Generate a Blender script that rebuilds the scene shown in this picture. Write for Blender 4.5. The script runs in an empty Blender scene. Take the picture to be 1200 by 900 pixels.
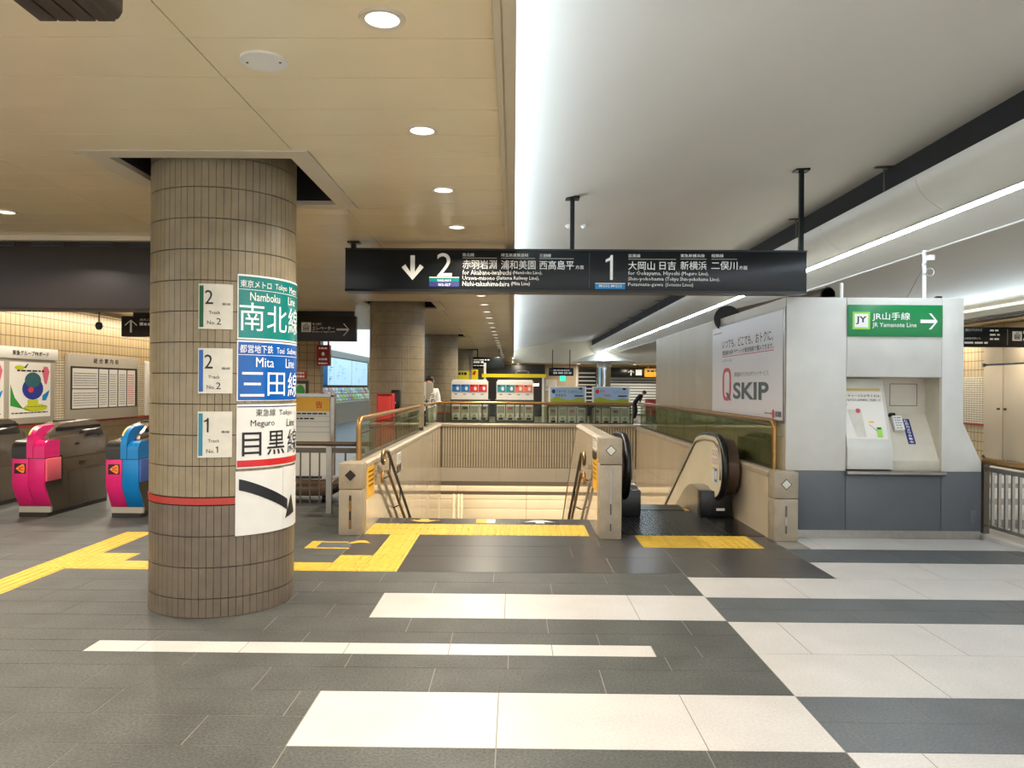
import bpy, bmesh, math, random
from mathutils import Vector, Matrix
random.seed(7)
sc = bpy.context.scene
COL = sc.collection
R = math.radians

# ------------------------------------------------------------------ camera
cam_d = bpy.data.cameras.new('camera'); cam = bpy.data.objects.new('camera', cam_d); COL.objects.link(cam)
cam_d.sensor_fit = 'HORIZONTAL'; cam_d.sensor_width = 36.0; cam_d.lens = 27.0
cam_d.clip_start = 0.05; cam_d.clip_end = 200
cam.matrix_world = Matrix.Translation((0, 0, 1.55)) @ Matrix.Rotation(R(0.5), 4, 'Z') @ Matrix.Rotation(R(90), 4, 'X') @ Matrix.Rotation(R(0.42), 4, 'Z')
cam_d.shift_x = 5.85 / 1200; cam_d.shift_y = 3.0 / 1200
sc.camera = cam

# ------------------------------------------------------------------ world, exposure
w = bpy.data.worlds.new('world'); sc.world = w; w.use_nodes = True
bg = w.node_tree.nodes['Background']
bg.inputs[0].default_value = (0.97, 0.985, 1.0, 1); bg.inputs[1].default_value = 1.15
sc.view_settings.view_transform = 'Standard'; sc.view_settings.look = 'None'
sc.view_settings.gamma = 1.0; sc.view_settings.exposure = 0.52; sc.view_settings.use_curve_mapping = False
sc.cycles.max_bounces = 8; sc.cycles.diffuse_bounces = 5; sc.cycles.glossy_bounces = 4
sc.cycles.transmission_bounces = 6; sc.cycles.transparent_max_bounces = 12
sc.cycles.sample_clamp_indirect = 6.0; sc.cycles.caustics_reflective = False; sc.cycles.caustics_refractive = False

WARM = (1.0, 0.895, 0.75); COOL = (0.70, 0.87, 1.0)
def area(name, loc, direction, sx, sy, power, col, spread=180):
    l = bpy.data.lights.new(name, 'AREA'); l.shape = 'RECTANGLE'; l.size = sx; l.size_y = sy
    l.energy = power; l.color = col; l.spread = R(spread)
    o = bpy.data.objects.new(name, l); COL.objects.link(o); o.location = loc
    d = Vector(direction).normalized()
    # local X stays horizontal and across, local Y runs along world Y for strips
    z = -d; y = Vector((0, 1, 0)) if abs(d.y) < .9 else Vector((0, 0, 1))
    x = y.cross(z).normalized(); y = z.cross(x)
    o.matrix_world = Matrix.Translation(loc) @ Matrix((x, y, z)).transposed().to_4x4()
    return o
# hidden LED coves on both edges of the vault (behind the ceiling trims)
area('cove_light', (-0.09, 15.5, 3.10), (1, 0, .85), .07, 46, 380, COOL)
area('cove_light', (8.99, 15.5, 3.10), (-1, 0, .85), .07, 46, 330, COOL)
# wall washer of the gate hall, lower concourse lamps under the floor beam
area('wall_washer', (-8.55, 15.5, 2.945), (-.4, 0, -1), .08, 9, 80, WARM)
area('stair_lamp', (0.5, 17.6, -.57), (0, .75, -1), 4.6, .12, 100, (1, .86, .66))

# ------------------------------------------------------------------ materials
def lin(c):
    return tuple(((x/255)/12.92 if x/255 <= .04045 else (((x/255)+.055)/1.055)**2.4) for x in c) + (1,)
def M(name, col, rough=.5, metal=0, noise=0, scale=8, bump=0, bscale=60, emit=None, es=1, spec=.5, speck=0, sscale=300, coat=0, stretch=None):
    m = bpy.data.materials.new(name); m.use_nodes = True
    nt = m.node_tree; b = nt.nodes['Principled BSDF']
    b.inputs['Base Color'].default_value = lin(col); b.inputs['Roughness'].default_value = rough
    b.inputs['Metallic'].default_value = metal; b.inputs['Specular IOR Level'].default_value = spec
    b.inputs['Coat Weight'].default_value = coat
    if emit:
        b.inputs['Emission Color'].default_value = lin(emit); b.inputs['Emission Strength'].default_value = es
    if noise or bump or speck:
        g = nt.nodes.new('ShaderNodeNewGeometry')
        src = g.outputs['Position']
        if stretch:
            mp = nt.nodes.new('ShaderNodeMapping'); mp.inputs['Scale'].default_value = stretch
            nt.links.new(src, mp.inputs['Vector']); src = mp.outputs['Vector']
        cur = None
        if noise:
            n = nt.nodes.new('ShaderNodeTexNoise'); n.inputs['Scale'].default_value = scale; n.inputs['Detail'].default_value = 6
            nt.links.new(src, n.inputs['Vector'])
            mr = nt.nodes.new('ShaderNodeMapRange'); mr.inputs[1].default_value = .3; mr.inputs[2].default_value = .7
            mr.inputs[3].default_value = 1-noise; mr.inputs[4].default_value = 1+noise
            nt.links.new(n.outputs[0], mr.inputs[0]); cur = mr.outputs[0]
        if speck:
            n = nt.nodes.new('ShaderNodeTexNoise'); n.inputs['Scale'].default_value = sscale; n.inputs['Detail'].default_value = 2
            nt.links.new(g.outputs['Position'], n.inputs['Vector'])
            mr = nt.nodes.new('ShaderNodeMapRange'); mr.inputs[1].default_value = .3; mr.inputs[2].default_value = .7
            mr.inputs[3].default_value = 1-speck; mr.inputs[4].default_value = 1+speck
            nt.links.new(n.outputs[0], mr.inputs[0])
            if cur:
                mm = nt.nodes.new('ShaderNodeMath'); mm.operation = 'MULTIPLY'
                nt.links.new(cur, mm.inputs[0]); nt.links.new(mr.outputs[0], mm.inputs[1]); cur = mm.outputs[0]
            else: cur = mr.outputs[0]
        if cur:
            vm = nt.nodes.new('ShaderNodeVectorMath'); vm.operation = 'SCALE'
            vm.inputs[0].default_value = lin(col)[:3]; nt.links.new(cur, vm.inputs['Scale'])
            nt.links.new(vm.outputs[0], b.inputs['Base Color'])
        if bump:
            n = nt.nodes.new('ShaderNodeTexNoise'); n.inputs['Scale'].default_value = bscale; n.inputs['Detail'].default_value = 4
            nt.links.new(src, n.inputs['Vector'])
            bp = nt.nodes.new('ShaderNodeBump'); bp.inputs['Strength'].default_value = bump; bp.inputs['Distance'].default_value = .01
            nt.links.new(n.outputs[0], bp.inputs['Height']); nt.links.new(bp.outputs[0], b.inputs['Normal'])
    return m
def tile_mat(name, col, joint, tw, th, axes, rough=.35, offset=0.0, mortar=.012, vary=.06, spec=.5):
    """procedural tiling for far surfaces; axes = which world axes are u and v"""
    m = bpy.data.materials.new(name); m.use_nodes = True
    nt = m.node_tree; b = nt.nodes['Principled BSDF']; b.inputs['Roughness'].default_value = rough
    b.inputs['Specular IOR Level'].default_value = spec
    g = nt.nodes.new('ShaderNodeNewGeometry'); s = nt.nodes.new('ShaderNodeSeparateXYZ'); c = nt.nodes.new('ShaderNodeCombineXYZ')
    nt.links.new(g.outputs['Position'], s.inputs[0])
    nt.links.new(s.outputs[axes[0]], c.inputs[0]); nt.links.new(s.outputs[axes[1]], c.inputs[1])
    t = nt.nodes.new('ShaderNodeTexBrick'); nt.links.new(c.outputs[0], t.inputs['Vector'])
    t.inputs['Scale'].default_value = 1.0; t.inputs['Brick Width'].default_value = tw; t.inputs['Row Height'].default_value = th
    t.inputs['Mortar Size'].default_value = mortar; t.offset = offset; t.inputs['Mortar Smooth'].default_value = .1
    L = lin(col); t.inputs['Color1'].default_value = tuple(x*(1-vary) for x in L[:3])+(1,); t.inputs['Color2'].default_value = tuple(min(1, x*(1+vary)) for x in L[:3])+(1,)
    t.inputs['Mortar'].default_value = lin(joint)
    nt.links.new(t.outputs['Color'], b.inputs['Base Color'])
    bp = nt.nodes.new('ShaderNodeBump'); bp.inputs['Strength'].default_value = .3; bp.inputs['Distance'].default_value = .004; bp.invert = True
    nt.links.new(t.outputs['Fac'], bp.inputs['Height']); nt.links.new(bp.outputs[0], b.inputs['Normal'])
    return m
def glass_mat(name, tint, refl_rough=.02):
    m = bpy.data.materials.new(name); m.use_nodes = True; nt = m.node_tree
    out = nt.nodes['Material Output']; nt.nodes.remove(nt.nodes['Principled BSDF'])
    tr = nt.nodes.new('ShaderNodeBsdfTransparent'); tr.inputs[0].default_value = lin(tint)
    gl = nt.nodes.new('ShaderNodeBsdfGlossy'); gl.inputs['Roughness'].default_value = refl_rough; gl.inputs[0].default_value = (1, 1, 1, 1)
    fr = nt.nodes.new('ShaderNodeFresnel'); fr.inputs[0].default_value = 1.4
    hf = nt.nodes.new('ShaderNodeMath'); hf.operation = 'MULTIPLY'; hf.inputs[1].default_value = .45; nt.links.new(fr.outputs[0], hf.inputs[0])
    mx = nt.nodes.new('ShaderNodeMixShader'); nt.links.new(hf.outputs[0], mx.inputs[0])
    nt.links.new(tr.outputs[0], mx.inputs[1]); nt.links.new(gl.outputs[0], mx.inputs[2]); nt.links.new(mx.outputs[0], out.inputs[0])
    return m

K = dict(
    grout=M('grout', (132, 128, 117), .8),
    dark=M('dark_granite', (74, 75, 71), .55, noise=.2, scale=3, speck=.4, sscale=75, bump=.12, bscale=120, spec=.4),
    dark2=M('dark_granite_smooth', (68, 66, 64), .3, noise=.14, scale=2, speck=.25, sscale=75, spec=.45),
    darkb=M('grey_granite_bluish', (84, 88, 90), .38, noise=.14, scale=3, speck=.3, sscale=75, spec=.45),
    white=M('white_stone', (190, 186, 181), .34, noise=.06, scale=3, speck=.09, sscale=75, spec=.4),
    yellow=M('tactile_yellow', (204, 166, 52), .55, noise=.12, scale=14),
    ceil=M('ceiling_panel', (231, 217, 182), .26, noise=.05, scale=1.2, spec=.5),
    ceilring=M('ceiling_ring', (205, 196, 176), .4),
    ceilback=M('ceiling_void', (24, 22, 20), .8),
    trim=M('cream_trim', (196, 184, 158), .45),
    vault=M('vault_plaster', (214, 210, 202), .55, noise=.05, scale=.7, bump=.06, bscale=2.5, stretch=(1, .35, 1)),
    trough=M('trough_metal', (206, 202, 192), .35, noise=.04, scale=1),
    led=M('led_diffuser', (255, 255, 255), .4, emit=(225, 240, 255), es=28),
    lamp=M('lamp_glow', (255, 255, 255), .4, emit=(255, 226, 180), es=9),
    reflector=M('lamp_reflector', (235, 235, 235), .3, .0, emit=(255, 246, 232), es=1.3),
    whitep=M('white_paint', (226, 224, 218), .4),
    coltile=M('column_tile', (136, 123, 98), .38, noise=.12, scale=9, speck=.05, sscale=150),
    coltiled=M('column_tile_brown', (104, 92, 78), .36, noise=.14, scale=9, speck=.05, sscale=150),
    coljoint=M('column_joint', (58, 50, 40), .8),
    redband=M('red_band', (168, 52, 42), .35),
    stone=M('granite_post', (154, 142, 122), .5, noise=.14, scale=6, speck=.1, sscale=160, bump=.08),
    cap=M('granite_cap', (172, 158, 136), .4, noise=.1, scale=6, speck=.08, sscale=160),
    marble=M('polished_beige_stone', (196, 180, 154), .045, noise=.07, scale=2.2, speck=.03, sscale=120, spec=.9, stretch=(1, 1, .35)),
    rib=M('ribbed_tile', (206, 190, 160), .4, noise=.06, scale=5),
    ribgap=M('ribbed_gap', (118, 102, 78), .7),
    beam=M('beam_plaster', (206, 194, 172), .5, noise=.05, scale=2),
    lowpanel=M('lower_panel', (222, 208, 178), .35, noise=.04, scale=3),
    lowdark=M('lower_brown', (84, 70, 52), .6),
    brass=M('brass_handrail', (168, 128, 74), .3, .75, noise=.08, scale=20),
    steel=M('brushed_steel', (168, 164, 156), .32, .9, noise=.06, scale=20),
    landing=M('landing_metal', (50, 49, 48), .26, .6, noise=.15, scale=6),
    steeld=M('dark_steel', (96, 90, 80), .38, .8),
    black=M('black_plastic', (18, 18, 19), .3),
    rubber=M('black_rubber', (14, 14, 15), .35),
    signblk=M('sign_charcoal', (22, 26, 28), .25, spec=.3),
    signbr=M('sign_brownblack', (32, 27, 22), .35),
    brownbox=M('dark_brown_metal', (44, 34, 28), .4, noise=.08, scale=4),
    ink=M('ink_black', (22, 22, 26), .5), wink=M('ink_white', (238, 238, 234), .45),
    greyink=M('ink_grey', (120, 120, 118), .5),
    green=M('sign_green', (0, 128, 66), .35), lime=M('lime', (150, 210, 80), .4),
    teal=M('line_teal', (0, 118, 112), .22, noise=.06, scale=8), blue=M('line_blue', (0, 84, 164), .22, noise=.06, scale=8),
    navy=M('navy', (24, 34, 108), .4), azure=M('azure', (0, 132, 196), .4),
    red=M('red', (190, 32, 34), .35), plate=M('plate_white', (206, 202, 188), .35, noise=.06, scale=12),
    sheet=M('sheet_white', (214, 212, 206), .35, noise=.04, scale=6),
    dkgreen=M('dark_green', (0, 84, 44), .4), tealb=M('teal_blue', (24, 122, 150), .4),
    kiosk=M('kiosk_white', (206, 204, 196), .42, noise=.07, scale=2.5, bump=.04, bscale=8),
    kioskside=M('kiosk_beige', (176, 166, 148), .36, .15, noise=.06, scale=2, stretch=(1, 1, .3)),
    kgrey=M('kiosk_grey', (94, 98, 102), .4, noise=.05, scale=3, spec=.35),
    cream=M('machine_cream', (200, 192, 174), .45, noise=.05, scale=6),
    pink=M('gate_pink', (224, 34, 116), .35, noise=.04, scale=8), pinkl=M('flap_salmon', (236, 104, 118), .4),
    gblue=M('gate_blue', (0, 126, 196), .35), gbluel=M('flap_blue', (72, 100, 170), .4),
    gate=M('gate_bronze', (112, 100, 84), .27, .55, noise=.05, scale=4), gated=M('gate_dark', (42, 38, 34), .35),
    orange=M('orange', (244, 120, 30), .4, emit=(255, 120, 30), es=.25), ystripe=M('hood_yellow', (236, 216, 120), .4),
    paper=M('paper', (226, 222, 212), .5), palegrey=M('board_grey', (170, 162, 146), .4),
    salmon=M('header_salmon', (226, 116, 92), .4), hred=M('header_red', (206, 50, 54), .4),
    hblue=M('header_blue', (30, 116, 184), .4), hteal=M('header_teal', (44, 138, 150), .4),
    sky=M('print_sky', (150, 178, 206), .4), olive=M('print_olive', (150, 164, 40), .4),
    amber=M('amber_board', (232, 172, 28), .4), ybright=M('yellow_board', (240, 218, 30), .45),
    litmap=M('lit_map', (200, 230, 240), .4, emit=(190, 228, 245), es=.42), mapline=M('map_line', (60, 150, 190), .5, emit=(60, 150, 190), es=.25),
    exitg=M('exit_green', (40, 190, 130), .4, emit=(60, 220, 160), es=1.4),
    slatw=M('shutter_white', (224, 228, 228), .4), slatd=M('shutter_gap', (92, 112, 112), .5),
    chrome=M('chrome', (200, 206, 210), .12, 1.0), cable=M('cable', (40, 38, 36), .5),
    skin=M('skin', (214, 170, 142), .5), hair=M('hair', (24, 20, 18), .4), clothw=M('cloth_white', (222, 220, 214), .8), clothb=M('cloth_black', (28, 30, 36), .8),
    doorc=M('door_cream', (196, 178, 148), .4, noise=.03, scale=2), pipe=M('pipe_bronze', (96, 78, 64), .4, .5),
    pposter=M('poster_pink', (214, 100, 124), .4), pgreen=M('poster_green', (44, 140, 50), .4), plime=M('poster_lime', (190, 196, 40), .4),
    pblue=M('poster_blue', (30, 50, 140), .4), pdkteal=M('poster_teal', (40, 92, 96), .4),
    tealgrey=M('skip_grey', (66, 88, 92), .4), qred=M('q_red', (200, 70, 84), .4), poster=M('poster_white', (224, 222, 228), .3),
    walltile=tile_mat('wall_tile', (190, 168, 126), (116, 96, 66), .13, .2, (1, 2), .4, 0, .009),
    walltileb=tile_mat('wall_tile_across', (160, 140, 106), (104, 88, 62), .2, .2, (0, 2), .4, 0, .009),
    smalltile=tile_mat('small_tile', (214, 204, 180), (150, 130, 96), .1, .05, (1, 2), .4, 0, .008),
    dado=tile_mat('dado_tile', (118, 102, 78), (84, 70, 52), .1, .2, (1, 2), .4, 0, .006),
    farfloor=tile_mat('far_floor', (92, 86, 80), (120, 114, 104), .9, .3, (0, 1), .4, .5, .004, .12),
    glass=glass_mat('balustrade_glass', (222, 228, 214)), glassc=glass_mat('case_glass', (236, 238, 232)),
)

# ------------------------------------------------------------------ mesh helpers
def root_loc(p):
    v = Vector((0, 0, 0))
    while p is not None:
        v += p.location; p = p.parent
    return v
def children_free_name(n): return n
class MB:
    def __init__(s): s.v = []; s.f = []
    def add(s, vs, fs):
        o = len(s.v); s.v += [tuple(p) for p in vs]; s.f += [tuple(i+o for i in f) for f in fs]; return s
    def box(s, x0, x1, y0, y1, z0, z1):
        return s.add([(x0,y0,z0),(x1,y0,z0),(x1,y1,z0),(x0,y1,z0),(x0,y0,z1),(x1,y0,z1),(x1,y1,z1),(x0,y1,z1)],
                     [(0,3,2,1),(4,5,6,7),(0,1,5,4),(1,2,6,5),(2,3,7,6),(3,0,4,7)])
    def obox(s, c, ax, ay, az, hx, hy, hz):
        c = Vector(c); ax, ay, az = Vector(ax).normalized(), Vector(ay).normalized(), Vector(az).normalized()
        P = [c+ax*(hx*i)+ay*(hy*j)+az*(hz*k) for k in (-1, 1) for i, j in ((-1,-1),(1,-1),(1,1),(-1,1))]
        return s.add(P, [(0,3,2,1),(4,5,6,7),(0,1,5,4),(1,2,6,5),(2,3,7,6),(3,0,4,7)])
    def prism(s, poly, axis, a0, a1):
        """poly in the two other axes (in x,y,z order), extruded along axis"""
        def p(q, a):
            return {'x': (a, q[0], q[1]), 'y': (q[0], a, q[1]), 'z': (q[0], q[1], a)}[axis]
        n = len(poly)
        return s.add([p(q, a0) for q in poly]+[p(q, a1) for q in poly],
                     [tuple(range(n))[::-1], tuple(range(n, 2*n))]+[(i, (i+1) % n, n+(i+1) % n, n+i) for i in range(n)])
    def strip(s, prof, axis, a0, a1, t):
        """open profile with thickness t (offset along its normal), extruded"""
        n = len(prof); off = []
        for i in range(n):
            a = Vector(prof[max(0, i-1)]); b = Vector(prof[min(n-1, i+1)]); d = (b-a).normalized()
            off.append((prof[i][0]-d.y*t, prof[i][1]+d.x*t))
        def p(q, a): return {'x': (a, q[0], q[1]), 'y': (q[0], a, q[1]), 'z': (q[0], q[1], a)}[axis]
        return s.shell([p(q, a0) for q in prof], [p(q, a1) for q in prof], [p(q, a0) for q in off], [p(q, a1) for q in off])
    def shell(s, a, b, c, d):
        """curved slab: a,b = two long edges of the outer face, c,d = of the inner face"""
        n = len(a); f = []
        for i in range(n-1):
            for u, v in ((0, 1), (1, 3), (3, 2), (2, 0)): f.append((u*n+i, u*n+i+1, v*n+i+1, v*n+i))
        f += [(0, n, 3*n, 2*n), (n-1, 2*n-1, 4*n-1, 3*n-1)]
        return s.add(list(a)+list(b)+list(c)+list(d), f)
    def tube(s, path, r, n=10, closed=False):
        P = [Vector(p) for p in path]; m = len(P); rings = []; up = None
        for i in range(m):
            if closed: d = (P[(i+1) % m]-P[i-1]).normalized()
            else: d = (P[min(m-1, i+1)]-P[max(0, i-1)]).normalized()
            if up is None: up = Vector((0, 0, 1)) if abs(d.z) < .9 else Vector((1, 0, 0))
            x = d.cross(up).normalized(); up = x.cross(d).normalized()
            rr = r[i] if isinstance(r, (list, tuple)) else r
            rings.append([P[i]+x*(rr*math.cos(2*math.pi*k/n))+up*(rr*math.sin(2*math.pi*k/n)) for k in range(n)])
        vs = [v for g in rings for v in g]; fs = []
        for i in range(m if closed else m-1):
            a, b = i*n, ((i+1) % m)*n
            fs += [(a+k, a+(k+1) % n, b+(k+1) % n, b+k) for k in range(n)]
        if not closed: fs += [tuple(range(n))[::-1], tuple((m-1)*n+k for k in range(n))]
        return s.add(vs, fs)
    def cyl(s, c, r, z0, z1, n=24, r2=None):
        r2 = r if r2 is None else r2
        return s.lathe([(0, z0), (r, z0), (r2, z1), (0, z1)], c, n)
    def lathe(s, prof, c, n=24):
        vs = []; fs = []; m = len(prof)
        for rr, z in prof:
            vs += [(c[0]+rr*math.cos(2*math.pi*k/n), c[1]+rr*math.sin(2*math.pi*k/n), z) for k in range(n)]
        for i in range(m-1):
            fs += [(i*n+k, i*n+(k+1) % n, (i+1)*n+(k+1) % n, (i+1)*n+k) for k in range(n)]
        return s.add(vs, fs)
    def disc_y(s, cx, cz, y0, y1, r, n=20):
        return s.prism([(cx+r*math.cos(2*math.pi*k/n), cz+r*math.sin(2*math.pi*k/n)) for k in range(n)], 'y', y0, y1)
    def build(s, name, mat, parent=None, smooth=False, bevel=0, kind=None, seg=2):
        me = bpy.data.meshes.new(name)
        if parent is not None: o0 = root_loc(parent)
        elif s.v:
            xs, ys, zs = zip(*s.v); o0 = Vector(((min(xs)+max(xs))/2, (min(ys)+max(ys))/2, min(zs)))
        else: o0 = Vector((0, 0, 0))
        me.from_pydata([(a-o0.x, b-o0.y, c-o0.z) for a, b, c in s.v], [], s.f)
        bm = bmesh.new(); bm.from_mesh(me)
        bmesh.ops.remove_doubles(bm, verts=bm.verts, dist=1e-6)
        bmesh.ops.recalc_face_normals(bm, faces=bm.faces)
        if bevel:
            es = [e for e in bm.edges if len(e.link_faces) == 2 and e.calc_face_angle(0) > .5]
            bmesh.ops.bevel(bm, geom=es, offset=bevel, segments=seg, affect='EDGES', profile=.5, clamp_overlap=True)
        bm.to_mesh(me); bm.free()
        if smooth or bevel: me.shade_smooth(); me.set_sharp_from_angle(angle=.7)
        me.materials.append(K[mat] if isinstance(mat, str) else mat)
        o = bpy.data.objects.new(name, me); COL.objects.link(o)
        if parent is not None: o.parent = parent
        else: o.location = o0
        if kind: o['kind'] = kind
        return o
def tag(o, label, cat, group=None):
    o['label'] = label; o['category'] = cat
    if group: o['group'] = group
    return o
def thing(name, label, cat, loc, group=None):
    o = bpy.data.objects.new(name, None); COL.objects.link(o); o.location = loc; o.empty_display_size = .1
    return tag(o, label, cat, group)
def struct(o, label=None, cat=None):
    o['kind'] = 'structure'
    if label: o['label'] = label
    if cat: o['category'] = cat
    return o
def copy_tree(o, parent=None):
    c = o.copy(); COL.objects.link(c); c.parent = parent
    for ch in list(o.children): copy_tree(ch, c)
    return c
def B(name, mat, parent, *a, **k): return MB().box(*a).build(name, mat, parent, **k)

_gl = {}
def glyphs(body, bold=0.0, res=2):
    k = (body, bold, res)
    if k not in _gl:
        c = bpy.data.curves.new('t', 'FONT'); c.body = body; c.resolution_u = res; c.offset = bold
        o = bpy.data.objects.new('t', c); me = o.to_mesh()
        V = [(v.co.x, v.co.y) for v in me.vertices]; F = [tuple(p.vertices) for p in me.polygons]
        o.to_mesh_clear(); bpy.data.objects.remove(o); bpy.data.curves.remove(c)
        xs, ys = zip(*V); _gl[k] = (V, F, min(xs), max(xs), min(ys), max(ys))
    return _gl[k]
def letters(items, mat, parent, fmap, name='lettering', cut=None, res=2):
    """items: (text, u0, u1, v0, v1[, bold]); glyph box fitted to the rectangle; fmap(u, v) -> xyz"""
    mb = MB()
    for it in items:
        body, u0, u1, v0, v1 = it[:5]; bold = it[5] if len(it) > 5 else 0.0
        if body == '1':
            V, F = [(.62, 0), (1, 0), (1, 3.4), (.7, 3.4), (.55, 3.05), (0, 2.78), (0, 2.4), (.62, 2.66)], [(0, 1, 2, 3, 4, 7), (4, 5, 6, 7)]; a, b, c, d = 0, 1, 0, 3.4
        else: V, F, a, b, c, d = glyphs(body, bold, res)
        su = (u1-u0)/(b-a); sv = (v1-v0)/(d-c)
        P = [(u0+(x-a)*su, v0+(y-c)*sv) for x, y in V]
        if cut:
            bm = bmesh.new(); vv = [bm.verts.new((x, y, 0)) for x, y in P]
            for f in F:
                try: bm.faces.new([vv[i] for i in f])
                except ValueError: pass
            u = math.floor(u0/cut)*cut
            while u < u1:
                bmesh.ops.bisect_plane(bm, geom=bm.verts[:]+bm.edges[:]+bm.faces[:], plane_co=(u, 0, 0), plane_no=(1, 0, 0)); u += cut
            bm.verts.index_update()
            P = [(v.co.x, v.co.y) for v in bm.verts]; F = [tuple(v.index for v in f.verts) for f in bm.faces]; bm.free()
        mb.add([fmap(x, y) for x, y in P], F)
    return mb.build(name, mat, parent)
def shape(polys, mat, parent, fmap, name, cut=None, **k):
    """flat polygons on a surface"""
    mb = MB()
    for p in polys:
        if cut and len(p) == 4:
            (u0, v0), (u1, v1) = p[0], p[2]; n = max(1, int((u1-u0)/cut))
            for i in range(n):
                a, b = u0+(u1-u0)*i/n, u0+(u1-u0)*(i+1)/n
                mb.add([fmap(a, v0), fmap(b, v0), fmap(b, v1), fmap(a, v1)], [(0, 1, 2, 3)])
        else: mb.add([fmap(*q) for q in p], [tuple(range(len(p)))])
    return mb.build(name, mat, parent, **k)
def rect(u0, u1, v0, v1): return [(u0, v0), (u1, v0), (u1, v1), (u0, v1)]
def arrow_poly(cx, cy, L, W, hw, hl, ang):
    """arrow with chevron head, pointing at ang degrees; L length, W shaft width, hw head half width, hl head length"""
    t = L/2; k = W*.72
    p = [(-t, -W/2), (t-W*.9, -W/2), (t-hl-W*.2, -hw), (t-hl+k*.75, -hw), (t, 0), (t-hl+k*.75, hw), (t-hl-W*.2, hw), (t-W*.9, W/2), (-t, W/2)]
    c, s = math.cos(R(ang)), math.sin(R(ang))
    return [(cx+x*c-y*s, cy+x*s+y*c) for x, y in p]
def front(Y): return lambda u, v: (u, Y, v)
def bars_text(rows, mat, parent, fmap, name='print_lines', seed=1):
    """illegible small print: short strokes in rows (u0,u1,v0,v1,word)"""
    rnd = random.Random(seed); mb = MB()
    for u0, u1, v0, v1, wd in rows:
        u = u0
        while u < u1-wd*.3:
            e = min(u1, u+wd*rnd.uniform(.5, 1.4)); q = rect(u, e, v0, v1); mb.add([fmap(*p) for p in q], [(0, 1, 2, 3)]); u = e+wd*.22
    return mb.build(name, mat, parent)

# ================================================================== FLOOR
mb = MB()
for b_ in ((-9.6, 10.6, -8, 9.0), (-9.6, -1.80, 9.0, 46), (2.89, 10.6, 9.0, 46), (-1.80, 2.89, 16.9, 46), (1.10, 2.65, 9.0, 9.8)):
    mb.box(b_[0], b_[1], b_[2], b_[3], -.30, -.0016)
floor = struct(mb.build('floor', 'grout'))
mb = MB()
for b_ in ((-9.6, -1.80, 12.4, 46), (2.89, 4.9, 8.0, 46), (4.9, 10.4, 17.2, 46), (-1.80, 2.89, 16.9, 46), (5.95, 10.4, 2.09, 7.45), (-9.6, -6.6, 2.09, 6.4), (1.10, 2.65, 8.9, 9.8)):
    mb.box(b_[0], b_[1], b_[2], b_[3], -.0045, 0)
mb.build('far_paving', 'farfloor', floor)
MB().box(-9.6, 10.4, -8, 2.09, -.0045, 0).build('bounce_paving', 'white', floor)  # unseen floor behind the camera, coloured pale to bounce light upward

TILES = []
def row(x0, x1, y0, y1, L, phase, mat):
    js = [x0]; x = phase - L*math.ceil((phase-x0)/L) if phase < 8.9 else phase
    while x <= x0+.05: x += L
    while x < x1-.05: js.append(x); x += L
    js.append(x1)
    for a, b in zip(js, js[1:]): TILES.append((a, b, y0, y1, mat))
WL = -6.6
near = [2.09, 2.39, 2.69, 2.99, 3.29]
for i, (a, b) in enumerate(zip(near, near[1:])): row(WL, 1.43, a, b, .9, -.065+.3*i, 'dark')
for i, (a, b) in enumerate(((3.29, 3.59), (3.59, 3.89))): row(WL, -.968, a, b, .9, -1.42+.35*i, 'dark')
row(-.968, 1.43, 3.29, 3.89, .912, -.065, 'white')
for i, (a, b) in enumerate(((3.89, 4.22), (4.22, 4.43))): row(WL, 1.43, a, b, .9, -.42+.4*i, 'dark')
row(WL, -2.49, 4.43, 4.62, .9, -3.0, 'dark'); row(-2.49, .835, 4.43, 4.62, .607, -2.19, 'white'); row(.835, 1.43, 4.43, 4.62, .9, 2, 'dark')
for i, (a, b) in enumerate(((4.62, 4.83), (4.83, 5.13))): row(WL, 1.43, a, b, .9, -.37-.3*i, 'dark')
for i, (a, b) in enumerate(((5.13, 5.43), (5.43, 5.74))): row(WL, -.957, a, b, .9, -1.25-.35*i, 'dark')
row(-.957, 1.43, 5.13, 5.74, .905, -.05, 'white')
for i, (a, b) in enumerate(((5.74, 6.07), (6.07, 6.40))): row(WL, 1.43, a, b, .9, -.6+.45*i, 'dark')
# right hand field, white and grey bands
row(1.43, 5.95, 2.09, 2.69, .9, 2.2, 'white'); row(1.43, 5.95, 2.69, 3.29, .9, 1.75, 'white')
row(1.43, 5.95, 3.29, 3.58, .9, 2.45, 'darkb'); row(1.43, 5.95, 3.58, 3.88, .9, 1.97, 'darkb')
row(1.43, 5.95, 3.88, 4.50, .905, 2.215, 'white'); row(1.43, 5.95, 4.50, 5.11, .915, 1.755, 'white')
row(1.43, 5.95, 5.11, 5.40, .9, 2.35, 'darkb'); row(1.43, 5.95, 5.40, 5.70, .9, 1.78, 'darkb')
row(1.43, 5.95, 5.70, 6.30, .9, 2.2, 'white')
row(2.65, 5.95, 6.30, 6.88, .9, 3.55, 'white')
row(2.65, 5.95, 6.88, 7.45, .6, 2.95, 'darkb')
row(2.89, 10.4, 7.45, 8.05, .9, 3.04, 'white'); row(4.9, 10.4, 8.05, 8.65, .9, 5.2, 'white')
y = 8.65
while y < 16.8:
    row(4.9, 10.4, y, y+.3, 1.8, 5.6, 'darkb'); row(4.9, 10.4, y+.3, y+.6, 1.8, 5.2, 'darkb'); row(4.9, 10.4, y+.6, y+1.2, 1.8, 5.4, 'white'); row(4.9, 10.4, y+1.2, y+1.8, 1.8, 5.9, 'white'); y += 1.8
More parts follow.
